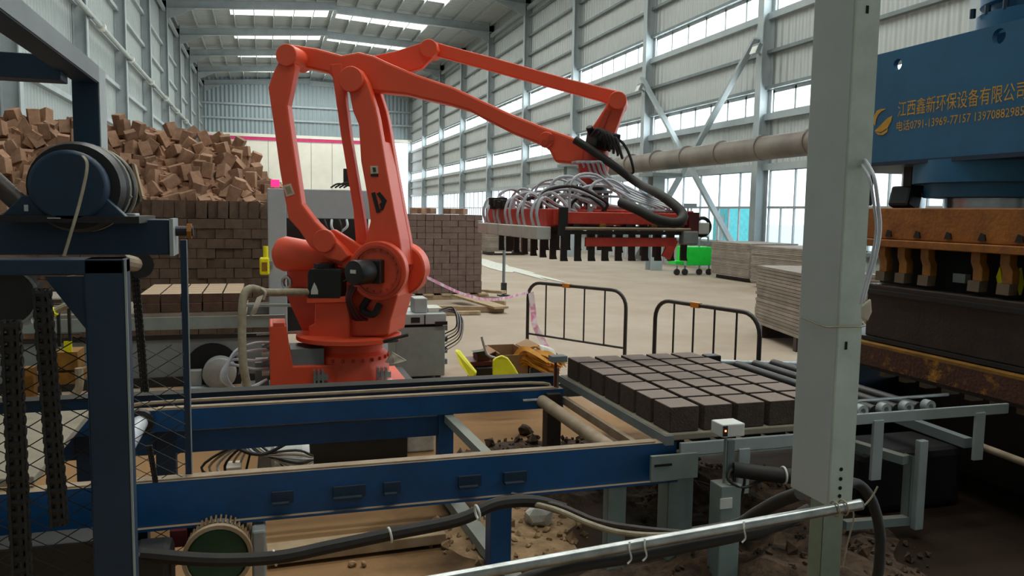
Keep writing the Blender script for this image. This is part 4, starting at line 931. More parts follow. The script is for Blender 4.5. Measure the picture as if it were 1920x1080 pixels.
MB().cbox(PY(232, 375, 3.0), (.03, .03, .05), Euler((0, .6, 0))).build('rope_clip', 'rodmetal', lf)
MB().cbox(PY(50, 390, 2.82), (.012, .012, .02)).build('base_bolt', 'rodmetal', lf)
MB().box(PY(90, 408, 2.8), PY(112, 410, 2.79)).build('base_mark', 'white', lf)
MB().cyl(PY(-20, 330, 2.9), PY(40, 385, 2.85), .03, 12).build('brake_arm', 'darkmould', lf, smooth=True)
# lower sprocket and chains
sc = PY(15, 555, 2.62)
mb = MB().cyl(sc - V((0, .03, 0)), sc + V((0, .03, 0)), .085, 28); mb.build('sprocket', 'oldblack', lf, bevel=.006, smooth=True)
MB().ring(sc - V((0, .036, 0)), sc - V((0, .03, 0)), .087, .08, 28).build('sprocket_rim', 'greylight', lf)
link = None
def hang_chain(px0, py0, px1, py1, Y_, wd):
    global link
    a, b = PY(px0, py0, Y_), PY(px1, py1, Y_); L_ = (a - b).length; pitch = wd * .62; n = int(L_ / pitch)
    core = MB().tube([a, b], wd * .22, 8, 0).build('chain', 'oldblack', lf)
    for i in range(n):
        c = a + (b - a) * ((i + .5) / n)
        mb = None
        if link is None or abs(link['w'] - wd) > 1e-4:
            mb = MB().cyl((-wd * .5, 0, pitch * .0), (wd * .5, 0, 0), wd * .26, 8)
            for s_ in (-1, 1): mb.cbox((s_ * wd * .36, 0, 0), (wd * .14, wd * .62, pitch * 1.05))
            link = mb.build('chain_link', 'oldblack', core); link['w'] = wd; link.location = c - wl(core)
        else: copy_to(link, c - wl(core), parent=core)
hang_chain(20, 600, 42, 1100, 2.42, .05)
hang_chain(78, 540, 112, 985, 2.42, .046)
hang_chain(252, 495, 272, 735, 3.35, .03)
hang_chain(280, 835, 292, 905, 3.6, .022)
MB().cyl(PY(225, 490, 3.2), PY(262, 497, 3.35), .03, 12).build('chain_shaft', 'dustpipe', lf)
MB().cyl(PY(262, 497, 3.3), PY(262, 497, 3.42), .05, 16).build('sprocket', 'oldblack', lf)
# slim rear post and mesh guards
Y4 = 3.75; x4 = PY(341, 600, Y4).x
MB().box((x4, Y4, 0), (x4 + .025, Y4 + .03, PY(341, 450, Y4).z)).build('slim_post', 'bluedark', lf)
MB().box((x4 + .025, Y4 - .001, 0), (x4 + .03, Y4 + .004, PY(341, 450, Y4).z)).build('post_edge', 'greylight', lf)
def mesh_guard(x0, x1, z0, z1, Y_, cell, r, mt='oldblack'):
    mb = MB(); h = cell * .62; k = -20
    W, H_ = x1 - x0, z1 - z0
    for d_ in (1, -1):
        s = -H_ / h * cell
        x = s - cell * 2
        while x < W + H_ / h * cell + cell:
            # line from (x, 0) going d_ * cell per h
            pts = []
            t0, t1 = 0.0, H_
            sl = d_ * cell / h
            lo, hi = ((0 - x) / sl, (W - x) / sl); lo, hi = min(lo, hi), max(lo, hi)
            t0, t1 = max(0, lo), min(H_, hi)
            if t1 - t0 > .01:
                mb.tube([(x0 + x + sl * t0, Y_ + .002 * d_, z0 + t0), (x0 + x + sl * t1, Y_ + .002 * d_, z0 + t1)], r, 4, 0)
            x += cell * 2
    return mb.build('wire_mesh', mt, lf, kind='stuff')
mesh_guard(-1.05, xp0, .62, 1.52, Y1 + .06, .045, .0016)
mesh_guard(PY(226, 600, 3.72).x, PY(343, 600, 3.72).x, .3, 1.3, 3.72, .05, .0018)
MB().prism([PY(120, 520, 2.75), PY(190, 508, 2.75), PY(150, 525, 2.75), PY(128, 560, 2.75), PY(108, 545, 2.75)], (0, .05, 0)).build('guard_flap', 'wood', lf)
MB().tube([PY(12, 650, 2.6), PY(18, 625, 2.6), PY(35, 608, 2.6), PY(60, 602, 2.6)], .008, 7).build('white_tube', 'hosewhite', lf, smooth=True)
# gear motor low at the front
gm = thing('gear_motor', PY(405, 1045, 3.9) * 1, 'dusty gear motor with dark green fan cover under the blue conveyor', 'motor')
c = PY(408, 1045, 3.55); gm.location = (c.x, c.y, c.z - .17)
MB().cyl(c, c + V((0, .05, 0)), .13, 28).build('fan_cover', 'greenmotor', gm, bevel=.012, smooth=True)
MB().ring(c - V((0, .008, 0)), c + V((0, .02, 0)), .145, .128, 32).build('cover_rim', 'wood', gm, smooth=True)
MB().cyl(c + V((0, .05, 0)), c + V((0, .34, 0)), .12, 24).build('motor_body', 'motorgrey', gm, smooth=True)
for i in range(20):
    an = PI * (i + .5) / 20; q = c + V((math.cos(an) * .126, .19, math.sin(an) * .126))
    MB().cbox(q, (.022, .26, .007), Euler((0, -an, 0))).build('cooling_fin', 'soiltan', gm)
MB().box(c + V((-.1, .12, -.17)), c + V((.1, .3, -.1))).build('motor_foot', 'motorgrey', gm)
MB().box(c + V((.14, .05, -.15)), c + V((.2, .3, .08))).build('gear_case', 'motorgrey', gm, bevel=.01)
MB().box(c + V((-.2, .1, .02)), c + V((-.13, .28, .1))).build('terminal_box', 'darkred', gm, bevel=.006)
# wrapped servo behind the back rail
s0 = PZ(520, 862, .12)
sv = thing('wrapped_motor', (s0.x, s0.y, 0), 'white film wrapped motor with cables on the floor below the conveyor', 'motor')
MB().lathe((s0.x - .05, s0.y, .14), (1, 0, 0), [(0, .07), (.03, .12), (.22, .12), (.27, .08)], 20).build('motor_body', 'white', sv, smooth=True)
MB().box((s0.x - .1, s0.y - .15, 0), (s0.x + .25, s0.y + .15, .05)).build('motor_base', 'cloth', sv, bevel=.01)
MB().cbox((s0.x - .08, s0.y, .14), (.1, .16, .16), Euler((.2, .1, 0))).build('motor_head', 'motorgrey', sv, bevel=.01)
for i in range(7):
    x = s0.x - .1 - .02 * i
    MB().tube([(s0.x + .24, s0.y - .1, .1 + .01 * i), (s0.x + .12, s0.y - .17, .05 + .03 * i), (x + .05, s0.y - .16, .22), (x - .05, s0.y - .1, .27), (x - .1 - .03 * i, s0.y - .05, .12), (x - .12, s0.y - .1, .01)], .009, 6).build('motor_cable', ('rubber', 'hosewhite', 'hosebeige')[i % 3], sv, smooth=True)
hose('black_cable', 'thin black cable hanging under the back rail of the blue conveyor', 'cable', [(410, 828, 5.2), (440, 838, 5.2), (470, 850, 5.2), (500, 850, 5.3), (540, 830, 5.4)], .012)
wb = MB().box(PZ(762, 850, 0), PZ(818, 850, 0) + V((0, .25, .26))).build('white_block', 'cloth', bevel=.015)
tag(wb, 'white plastered block standing on the floor right of the robot plinth', 'block')
# cardboard-like small box under the front rail
bx = MB().box(PZ(425, 915, 0), PZ(452, 917, 0) + V((0, .2, .14))).build('pale_box', 'yellowbright' if False else 'paper', bevel=.005)
tag(bx, 'small pale yellowish box on the floor behind the gear motor', 'box')
# ================================================================== BRICK HEAP and stacks
def crest(x):   # crest height of the heap along the hall width
    pts = [(-6, 3.08), (-3.0, 3.1), (-1.5, 3.03), (-.52, 2.88), (-.22, 2.68), (.01, 2.28), (.3, 1.95)]
    for (a, za), (b, zb) in zip(pts, pts[1:]):
        if x <= b: return za + (zb - za) * (x - a) / (b - a)
    return 1.95
HY0, HZ0, HY1 = 11.75, 1.72, 13.4
def heap_pt(x, v): zc_ = crest(x); return V((x, HY0 + (HY1 - HY0) * v ** 1.15, HZ0 + (zc_ - HZ0) * v))
mb = MB(); nxs, nvs = 44, 10
for i in range(nxs + 1):
    x = -5.15 + 5.4 * i / nxs
    for j in range(nvs + 1):
        p = heap_pt(x, j / nvs) + V((0, .12, -.1)); mb.v.append(p)
mb.f += [(i * (nvs + 1) + j, (i + 1) * (nvs + 1) + j, (i + 1) * (nvs + 1) + j + 1, i * (nvs + 1) + j + 1) for i in range(nxs) for j in range(nvs)]
n0 = len(mb.v)
for i in range(nxs + 1):
    x = -5.15 + 5.4 * i / nxs; mb.v += [V((x, HY1 + 1.6, crest(x) - .4)), V((x, HY1 + 2.2, .02)), V((x, HY0 + .12, .02))]
for i in range(nxs):
    a = i * (nvs + 1); b = a + nvs + 1; q = n0 + 3 * i
    mb.f += [(a + nvs, b + nvs, q + 3, q), (q, q + 3, q + 4, q + 1), (q + 1, q + 4, q + 5, q + 2), (q + 2, q + 5, b, a)]
mb.f += [tuple([j for j in range(nvs + 1)] + [n0, n0 + 1, n0 + 2]), tuple([nxs * (nvs + 1) + j for j in range(nvs, -1, -1)] + [n0 + 3 * nxs + 2, n0 + 3 * nxs + 1, n0 + 3 * nxs])]
rb = random.Random(5)
def rot_(): return Euler((rb.uniform(-.6, .6), rb.gauss(0, .35) + (PI / 2 if rb.random() < .3 else 0), rb.uniform(-.7, .7)))
for k in range(950):     # bricks lying deeper in the heap
    x = rb.uniform(-4.95, .2); p = heap_pt(x, rb.uniform(0, 1.0)) + V((0, rb.uniform(-.02, .06), rb.uniform(-.08, .02))); mb.cbox(p, (.15, .125, .225), rot_())
core = mb.build('brick_heap', 'brickheap', kind='stuff')
tag(core, 'bricks lying deeper inside the big brown tumbled heap at the left', 'bricks')
pb1 = None; rows, cols = 11, 21
for j in range(rows):
    for i in range(cols):
        x = -4.7 + 4.9 * (i + rb.uniform(.1, .9)) / cols; v = (j + rb.uniform(.1, .9)) / rows
        if x < -4.2 and v < .4: continue
        p = heap_pt(x, v) + V((0, rb.uniform(-.1, -.02), rb.uniform(0, .06)))
        if v > .93: p.z -= .03
        if pb1 is None:
            pb1 = MB().cbox((0, 0, 0), (.15, .125, .225)).build('brick', 'brickheap', bevel=.006); b_ = pb1; b_.location = p; b_.rotation_euler = rot_()
        else: b_ = copy_to(pb1, p, rot_())
        tag(b_, 'pale brown brick lying loose on the face of the big tumbled heap', 'brick', 'loose bricks on the big heap')
# neat courses under the heap
mb = MB()
for j in range(13):
    for i in range(13):
        x = -2.75 + .235 * i + (.11 if j % 2 else 0); y = 11.62 + rb.uniform(-.02, .02); mb.cbox((x, y, .067 + .134 * j), (.229, .2, .128), Euler((0, 0, rb.uniform(-.03, .03))))
tag(mb.build('brick_courses', 'brickdark', kind='stuff'), 'dark brown bricks laid in neat courses beneath the big tumbled heap', 'bricks')
mb = MB()
for i in range(22): mb.cbox((-2.7 + .135 * i, 11.66 + rb.uniform(-.05, .05), 1.745 + .12), (.13, .17, .235), Euler((0, rb.uniform(-.05, .05), rb.uniform(-.2, .2))))
tag(mb.build('upright_bricks', 'brickdark', kind='stuff'), 'row of brown bricks on end between neat courses and tumbled heap', 'bricks')
# stack right of the robot on timber pallet
SY = 16.9; xs0, xs1 = 2.9, 4.5; mb = MB()
for j in range(13):
    for i in range(9):
        for k in range(4): mb.cbox((xs0 + .09 + i * .178 + rb.uniform(-.006, .006), SY + .24 * k + rb.uniform(-.012, .012), .13 + j * .13 + .063), (.17, .22, .124))
tag(mb.build('stacked_bricks', 'brickpurple', kind='stuff'), 'grey-brown bricks in the tall tight stack right of the robot', 'bricks')
for i, lb in enumerate(('leftmost', 'second from the left', 'third from the left', 'fourth from the left', 'fifth from the left', 'rightmost')):
    x = xs0 + .12 + .24 * i + rb.random() * .03; p = V((x, SY + .1 + rb.random() * .4, .126 + 13 * .13 + .07))
    b_ = copy_to(pb1, p, Euler((PI / 2, 0, rb.uniform(-1, 1)))); tag(b_, 'loose brick on top of the tall stack right of the robot, ' + lb, 'brick', 'loose bricks on the tall stack')
tp = thing('timber_pallet', (3.8, 17.0, 0), 'timber pallet under the tall brick stack', 'pallet')
for k in range(3): MB().box((xs0 - .1, SY - .2 + k * .45, 0), (xs1 + .15, SY - .08 + k * .45, .09)).build('bearer', 'wood', tp)
for k in range(5): MB().box((xs0 - .1 + k * .4, SY - .25, .09), (xs0 + .12 + k * .4, SY + 1.0, .125)).build('deck_board', 'wood', tp)
t2 = thing('loose_pallet', (4.0, 14.7, 0), 'empty timber pallet with an upturned board lying before the tall brick stack', 'pallet')
MB().bar(PZ(700, 576, .06), PZ(945, 580, .06), .12, .1).build('bearer', 'wood', t2); MB().bar(PZ(780, 588, .04), PZ(900, 586, .04), .12, .06).build('bearer', 'wood', t2)
MB().bar(PZ(858, 553, .16), PZ(940, 577, .12), .3, .04).build('deck_board', 'wood', t2); MB().bar(PZ(905, 545, .13), PZ(945, 548, .13), .2, .06).build('deck_board', 'wood', t2)
MB().bar(PZ(905, 566, .12), PZ(948, 570, .1), .12, .14).build('pallet_block', 'wood', t2, bevel=.02)
# slim dark jib post
q = PZ(944, 555, 0); jp = thing('slim_post', q, 'slim dark free standing post with foot behind the loose pallet', 'post')
zz = PY(949, 455, q.y).z
MB().cyl(q + V((0, 0, .02)), V((q.x, q.y, zz)), .035, 10).build('post_shaft', 'steeldark', jp); MB().box(q + V((-.12, -.12, 0)), q + V((.12, .12, .03))).build('post_foot', 'oldblack', jp); MB().box(V((q.x - .05, q.y - .05, .05)), V((q.x + .06, q.y + .05, .3))).build('post_clamp', 'oldblack', jp)
# flat whitish patch on the floor
mb = MB(); c0 = PZ(925, 497, 0); N_ = 28; rr = [rb.uniform(.55, 1.1) for _ in range(N_)]
ring = [V((c0.x + .6 * rr[i] * math.cos(2 * PI * i / N_), c0.y + 7.0 * rr[i] * math.sin(2 * PI * i / N_), .006)) for i in range(N_)]
mb.prism(ring, (0, 0, .01)); tag(mb.build('white_patch', 'cloth', kind='stuff'), 'white patch lying flat on the floor beyond the slim post', 'patch')
# ------------------------------------------------------------------ far board stacks
def board_stack(nm, lb, x0, x1, y0, y1, z0, n, th, grp, ang=0.0, skew=None):
    t = thing(nm, ((x0 + x1) / 2, (y0 + y1) / 2, 0), lb, 'boards', grp); pr_ = None
    Rz = M.Rotation(ang, 3, 'Z')
    for k in range(n):
        off_ = Rz @ V((rb.uniform(-.012, .012), rb.uniform(-.012, .012), 0)); z = z0 + k * th
        if pr_ is None:
            pr_ = MB().box((-(x1 - x0) / 2, -(y1 - y0) / 2, 0), ((x1 - x0) / 2, (y1 - y0) / 2, th * .86)).build('pallet_board', 'board', t); pr_.location = off_ + V((0, 0, z + th / 2)); pr_.rotation_euler = (0, 0, ang)
        else: copy_to(pr_, off_ + V((0, 0, z + th / 2)), Euler((0, 0, ang + rb.uniform(-.004, .004))))
    for sx in (-.35, .35):
        o = MB().box((-.05, -(y1 - y0) / 2, 0), (.05, (y1 - y0) / 2, z0)).build('bearer', 'darkmould', t); o.location = Rz @ V((sx * (x1 - x0), 0, 0)) + V((0, 0, z0 / 2)); o.rotation_euler = (0, 0, ang)
    return t
# near tilted stack: corner taken from the picture
ca_ = PZ(1415, 608, .17); 
d_ = (PZ(1512, 645, .17) - ca_); an = math.atan2(d_.y, d_.x)
ctr = ca_ + M.Rotation(an, 3, 'Z') @ V((.9, .55, 0))
board_stack('board_stack', 'waist-high stack of grey production boards just left of the foreground pillar', ctr.x - .9, ctr.x + .9, ctr.y - .55, ctr.y + .55, .2, 18, .051, None, an)
wbx = PZ(1440, 622, 0); o = MB().box(wbx, wbx + V((.35, .25, .1))).build('white_packet', 'white', bevel=.01); tag(o, 'white packet lying under the near board stack', 'packet')
far = PZ(1340, 517, 0)
board_stack('board_stack', 'long low stack of grey boards under the windows right of the green cart', 13.0, 14.6, 19.5, 21.5, .12, 22, .045, None, 0)
board_stack('board_stack', 'stack of grey boards behind the near board stack under the window', 12.4, 14.0, 16.4, 18.5, .12, 22, .045, None, 0)
q = PZ(920, 466, 0)
board_stack('board_stack', 'far grey board stack seen left of the gripper fingers', 9.2, 11.2, 33.5, 35.2, .15, 18, .06, None, 0)
# green cart
gxy = V((12.2, 22.3, 0)); gp = lambda x, y: PY(x, y, 22.3)
ct = thing('green_cart', gp(1300, 490) * 1, 'bright green wheeled cart standing below the gripper right end', 'cart'); ct.location.z = 0
a, b = gp(1285, 498), gp(1335, 463)
MB().box((a.x, 22.3, a.z), (b.x, 22.9, b.z)).build('cart_body', 'green', ct, bevel=.02)
a2, b2 = gp(1267, 496), gp(1287, 490); MB().box((a2.x, 22.3, a2.z), (a.x, 22.8, b2.z)).build('cart_shelf', 'green', ct)
MB().box((a.x - .05, 22.25, a.z), (a.x, 22.3, b.z + .9)).build('cart_post', 'steelgrey', ct)
MB().cyl((a.x + .02, 22.3, b.z), (a.x + .02, 22.3, b.z + 1.3), .03, 8).build('cart_pole', 'steeldark', ct); MB().box((a.x - .1, 22.25, b.z + 1.2), (a.x + .3, 22.35, b.z + 1.35)).build('pole_head', 'steeldark', ct)
for px in (1270, 1285, 1312, 1330):
    q = gp(px, 505); MB().cyl((q.x, 22.3, .1), (q.x, 22.36, .1), .1, 14).build('wheel', 'rubber', ct); MB().box((q.x - .02, 22.31, .1), (q.x + .02, 22.35, a.z)).build('wheel_fork', 'steeldark', ct)
MB().tube([(b.x - .4, 22.4, b.z), (b.x - .35, 22.4, b.z + .3), (b.x - .1, 22.4, b.z + .3), (b.x - .1, 22.4, b.z)], .03, 6).build('cart_handle', 'steeldark', ct)
# ------------------------------------------------------------------ second conveyor line at the left back
c2 = thing('rear_conveyor', (-.8, 9.4, 0), 'grey rear conveyor line behind the robot base with a motor in a round opening', 'conveyor')
z2 = .74
MB().box((-3.2, 9.0, z2 - .13), (.2, 9.06, z2)).build('front_rail', 'greypaint', c2); MB().box((-3.2, 10.2, z2 - .13), (.2, 10.26, z2)).build('rear_rail', 'greypaint', c2)
MB().box((-3.2, 9.04, .08), (.1, 9.1, z2 - .2)).build('side_panel', 'steeldark', c2)
MB().box((-3.2, 9.02, z2 - .24), (.15, 9.05, z2 - .2)).build('panel_edge', 'oldblack', c2)
MB().box((-3.2, 9.0, 0), (.1, 9.2, .1)).build('plinth_rail', 'oldblack', c2)
o0 = PY(398, 690, 9.02)
MB().cyl(o0 + V((0, .0, 0)), o0 + V((0, .03, 0)), .27, 28).build('round_opening', 'slotdark', c2)
MB().lathe(o0 + V((.08, -.22, -.03)), (0, 1, 0), [(0, .1), (.03, .17), (.2, .17), (.22, .12)], 24).build('line_motor', 'motorgrey', c2, bevel=.01, smooth=True)
MB().box(o0 + V((-.22, -.1, -.17)), o0 + V((-.1, .0, .0))).build('gear_case', 'motorgrey', c2, bevel=.01); MB().box(o0 + V((-.25, -.2, -.2)), o0 + V((.1, .0, -.17))).build('motor_shelf', 'steelgrey', c2)
for k in range(6): MB().cyl((-3.0 + k * .55, 9.06, z2 - .03), (-3.0 + k * .55, 10.2, z2 - .03), .04, 10).build('roller', 'dustpipe', c2)
MB().bar((-.28, 8.95, .86), (.9, 8.95, .84), .05, .03).build('side_guide', 'greypaint', c2); MB().bar((-.1, 8.9, .55), (.5, 8.9, .57), .03, .02).build('side_guide', 'rodmetal', c2)
bp_ = MB().box((-2.9, 9.05, z2 + .002), (-.2, 10.2, z2 + .04)).build('production_pallet', 'board'); tag(bp_, 'production pallet board on the rear conveyor under brown bricks', 'pallet')
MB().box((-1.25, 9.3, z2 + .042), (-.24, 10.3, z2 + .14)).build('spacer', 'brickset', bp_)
pb4 = None
for lay in range(2):
    for j in range(5 if lay else 1):
        for i in range(5):
            p = V((-.34 - i * .205, 9.17 + j * .235, z2 + .042 + lay * .101))
            if pb4 is None:
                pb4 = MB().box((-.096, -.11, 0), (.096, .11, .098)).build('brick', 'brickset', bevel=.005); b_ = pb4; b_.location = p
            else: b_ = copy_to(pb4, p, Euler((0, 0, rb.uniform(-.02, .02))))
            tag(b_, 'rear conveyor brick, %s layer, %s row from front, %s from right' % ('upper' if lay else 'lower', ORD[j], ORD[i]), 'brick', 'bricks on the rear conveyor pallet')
for k in range(3):
    o = MB().box((-2.6, 9.2, z2 + .042 + k * .05), (-1.5, 10.1, z2 + .08 + k * .05)).build('spare_board', 'board'); tag(o, ('lowest', 'middle', 'topmost')[k] + ' of three bare boards stacked left on the rear conveyor behind the mesh', 'board', 'bare boards on the rear conveyor')
# yellow feeder behind the guard
fd = thing('yellow_feeder', PZ(110, 740, 0), 'amber yellow feeder frame behind the mesh guard at far left', 'feeder')
YF = 6.9
def fb(x0, y0, x1, y1, dp, nm, mt='yellow', yy=YF): return MB().box(PY(x0, y1, yy), PY(x1, y0, yy) + V((0, dp, 0))).build(nm, mt, fd)
fb(82, 565, 94, 700, .06, 'feeder_post'); fb(80, 562, 115, 569, .1, 'feeder_cap', 'darkmould'); fb(100, 660, 145, 695, .25, 'feeder_box'); fb(92, 698, 150, 722, .25, 'feeder_rail'); fb(15, 705, 60, 735, .2, 'feeder_rail'); fb(45, 690, 62, 755, .1, 'feeder_leg'); fb(105, 720, 112, 760, .05, 'feeder_leg', 'oldblack'); fb(120, 640, 134, 662, .02, 'yellow_plate', 'yellowbright')
fb(108, 575, 111, 650, .03, 'feeder_bar', 'oldblack'); fb(128, 570, 131, 640, .03, 'feeder_bar', 'oldblack'); fb(95, 625, 150, 628, .03, 'feeder_bar', 'oldblack')
MB().tube([PY(92, 590, 6.8), PY(115, 577, 6.8), PY(130, 572, 6.8), PY(145, 572, 6.8)], .025, 8).build('feed_hose', 'hosebeige', fd, smooth=True); MB().cyl(PY(92, 590, 6.8), PY(104, 583, 6.79), .035, 10).build('hose_end', 'yellowbright', fd)
MB().tube([PY(148, 690, 6.7), PY(148, 728, 6.7), PY(125, 752, 6.7), PY(104, 764, 6.7)], .03, 8, 3).build('feed_pipe', 'hosebeige', fd, smooth=True)
MB().box((PY(15, 700, 7.2).x, 7.2, 0), (PY(150, 700, 7.2).x, 7.3, .25)).build('feeder_foot', 'darkmould', fd)
# ------------------------------------------------------------------ grey portal frame behind the robot
YPf = 10.0
gf = thing('grey_portal_frame', PY(600, 600, YPf) * 1, 'grey steel portal frame standing behind the orange robot', 'frame'); gf.location.z = 0
a, b = PY(503, 500, YPf).x, PY(538, 500, YPf).x; zt2 = PY(510, 353, YPf).z; zb2 = PY(600, 410, YPf).z
MB().box((a, YPf, 0), (b, YPf + .2, zt2)).build('upright', 'steelgrey', gf, bevel=.01)
xr_ = PY(700, 410, YPf).x; MB().box((b, YPf + .02, zb2), (xr_, YPf + .18, zt2)).build('top_panel', 'steelgrey', gf, bevel=.01)
MB().box((xr_, YPf, 0), (xr_ + .2, YPf + .2, zt2)).build('upright', 'steelgrey', gf, bevel=.01)
MB().box((b, YPf + .5, .3), (xr_, YPf + .55, zb2 - .0)).build('back_panel', 'oldblack', gf)
for i in range(6):
    x = 580 + i * 14; MB().tube([PY(x, 412, YPf - .05), PY(x + rb.uniform(-8, 8), 425, YPf - .1), PY(x + rb.uniform(-14, 14), 440, YPf - .05), PY(x + 6, 460, YPf)], .016, 6).build('frame_cable', 'hosewhite' if i % 2 else 'rubber', gf, smooth=True)
for i in range(4): MB().tube([PY(620 + 8 * i, 352, YPf), PY(632 + 8 * i, 345, YPf), PY(645 + 6 * i, 346 - 3 * i, YPf), PY(668, 352, YPf)], .012, 6).build('frame_cable', 'rubber', gf, smooth=True)
MB().cbox(PY(652, 332, YPf + .1), (.1, .1, .2)).build('frame_valve', 'oldblack', gf)
ml = MB().box(PY(508, 350, YPf), PY(524, 337, YPf) + V((0, .05, 0))).build('magenta_sign', 'magenta'); ml.parent = gf; ml.location = ml.location + V((0, 0, .0)) - wl(gf); ml.location.z += (PY(508, 337, YPf).z - PY(508, 350, YPf).z) / 2 * 0  # small magenta sign, no lamp; its glow is added
# yellow bottle on the portal upright
yb = thing('yellow_bottle', PY(496, 516, 9.9), 'yellow bottle-shaped lubricator hanging on the grey portal upright', 'bottle')
q0, q1 = PY(487, 516, 9.9), PY(505, 483, 9.9); MB().box(q0, q1 + V((0, .1, 0))).build('bottle_body', 'yellowbright', yb, bevel=.02)
q2 = PY(498, 462, 9.9); MB().cyl(V(((q0.x + q1.x) / 2 + .015, 9.95, q1.z - .01)), V(((q0.x + q1.x) / 2 + .015, 9.95, q2.z)), .03, 12).build('bottle_neck', 'yellowbright', yb)
MB().box(PY(491, 508, 9.89), PY(501, 492, 9.89) + V((0, .01, 0))).build('bottle_label', 'yellow', yb); MB().box((q0.x, 9.95, q0.z + .1), (a + .05, 10.0, q0.z + .16)).build('bottle_bracket', 'steeldark', yb)
# ================================================================== CONTROL CABINET, BARRIERS, JUNK
YC = 8.75
xa, xb3 = PY(742, 700, YC).x, PY(834, 700, YC).x; zt4 = PY(834, 612, YC).z
cbn = thing('control_cabinet', ((xa + xb3) / 2, YC + .3, 0), 'grey robot control cabinet with open top drawer behind the robot base', 'cabinet')
MB().box((xa, YC, .04), (xb3, YC + .6, zt4)).build('cabinet_body', 'greypaint', cbn, bevel=.01)
MB().box((xa - .02, YC - .02, zt4 + .03), (xb3 + .01, YC + .6, PY(800, 588, YC).z)).build('cabinet_head', 'greylight', cbn, bevel=.01)
MB().box((xa, YC + .05, zt4 - .0), (xb3 - .02, YC + .55, zt4 + .03)).build('cabinet_gap', 'slotdark', cbn)
for k in range(4): MB().cyl((xa + .1 + .13 * k, YC + .05, 0), (xa + .1 + .13 * k, YC + .05, .045), .03, 10).build('cabinet_foot', 'rubber', cbn)
q = PY(770, 600, YC); MB().box((q.x, YC - .025, q.z - .03), (q.x + .1, YC - .02, q.z + .03)).build('display_window', 'black', cbn)
MB().box((xb3 - .12, YC - .03, zt4 + .02), (xb3 + .02, YC, zt4 + .06)).build('latch', 'black', cbn)
MB().box((PY(795, 600, YC).x, YC - .024, zt4 + .03), (PY(797, 600, YC).x, YC - .02, PY(797, 590, YC).z)).build('door_joint', 'black', cbn)
z5 = PY(800, 588, YC).z
o = MB().box((PY(778, 580, YC).x, YC + .05, z5), (PY(803, 580, YC).x, YC + .3, PY(790, 560, YC).z)).build('power_unit', 'greylight', bevel=.012); tag(o, 'light grey power unit box standing on the control cabinet', 'box')
o2 = MB().box((PY(806, 585, YC).x, YC + .1, z5), (PY(832, 585, YC).x, YC + .4, z5 + .05)).build('white_folder', 'cloth', bevel=.004); tag(o2, 'flat pale folder lying on the control cabinet', 'folder')
for i in range(6): MB().tube([(xb3 - .05, YC + .1, z5 + .02), (xb3 + .1 + .02 * i, YC + .05, z5 + .05 - .02 * i), (xb3 + .13 + .01 * i, YC, z5 - .15 - .03 * i), (xb3 + .02, YC + .1, z5 - .25 - .04 * i)], .008, 6).build('cabinet_cable', 'hosewhite' if i % 2 else 'rubber', cbn, smooth=True)
for i in range(4): MB().box((xb3, YC + .1, .15 + .13 * i), (xb3 + .05, YC + .25, .21 + .13 * i)).build('cable_socket', 'steeldark', cbn)
# crowd barriers: tube frame, bars, lower rail
def barrier(a, b, h, lb):
    a, b = V(a), V(b); a.z = b.z = 0; d = (b - a).normalized(); L_ = (b - a).length
    t = thing('crowd_barrier', (a + b) / 2, lb, 'barrier', None)
    r = .022; R_ = .2
    pts = [a + V((0, 0, .02))] + [a + V((0, 0, h - R_))] + [a + d * (R_ - R_ * math.cos(k * PI / 12)) + V((0, 0, h - R_ + R_ * math.sin(k * PI / 12))) for k in range(1, 7)] + [b - d * (R_ - R_ * math.sin(k * PI / 12)) + V((0, 0, h - R_ + R_ * math.cos(k * PI / 12))) for k in range(0, 7)] + [b + V((0, 0, .02))]
    MB().tube(pts, r, 10, 0).build('frame_tube', 'blackpaint', t, smooth=True)
    MB().tube([a + V((0, 0, .33 * h)), b + V((0, 0, .33 * h))], .014, 8, 0).build('lower_rail', 'blackpaint', t, smooth=True)
    for k in range(1, 5):
        p = a + d * (L_ * k / 5); MB().cyl(p + V((0, 0, .33 * h)), p + V((0, 0, h)), .0105, 8).build('bar', 'blackpaint', t)
    c = a + d * (L_ * .42) + V((0, 0, h)); MB().bar(c - d * .055, c + d * .055, .052, .052).build('reflector_band', 'amber', t)
    n = d.cross(V((0, 0, 1)))
    for p in (a, b): MB().bar(p - n * .22 + V((0, 0, .015)), p + n * .22 + V((0, 0, .015)), .04, .03).build('foot', 'blackpaint', t)
    return t
a1, b1 = PZ(988, 672, 0), PZ(1170, 705, 0); dist = (a1 - EYE).dot(CF)
barrier(a1, b1, 1.0, 'left black tube crowd barrier with pink tape tied to its post')
barrier(PZ(1224, 735, 0), PZ(1417, 790, 0), 1.0, 'right black tube crowd barrier behind the fresh bricks')
# pink and white tape
t0 = RP(800, 520, .2); t1 = a1 + V((0, 0, .97)); t1 = PY(990, 548, a1.y - .03)
mb = MB().ribbon([t0, t0.lerp(t1, .3) + V((0, 0, -.12)), t0.lerp(t1, .6) + V((0, 0, -.14)), t1], (0, .0, .03), .002)
tag(mb.build('barrier_tape', 'tapepink'), 'pink and white warning tape strung from the robot to the left barrier', 'tape')
mb = MB().ribbon([t1 + V((.03, -.03, 0)), PY(1000, 585, a1.y - .06), PY(1003, 610, a1.y - .1), PY(1018, 640, a1.y - .12), PY(1030, 662, a1.y - .2)], (.07, 0, .03), .002)
tag(mb.build('barrier_tape', 'tapepink'), 'crumpled tail of pink tape hanging down from the left barrier post', 'tape')
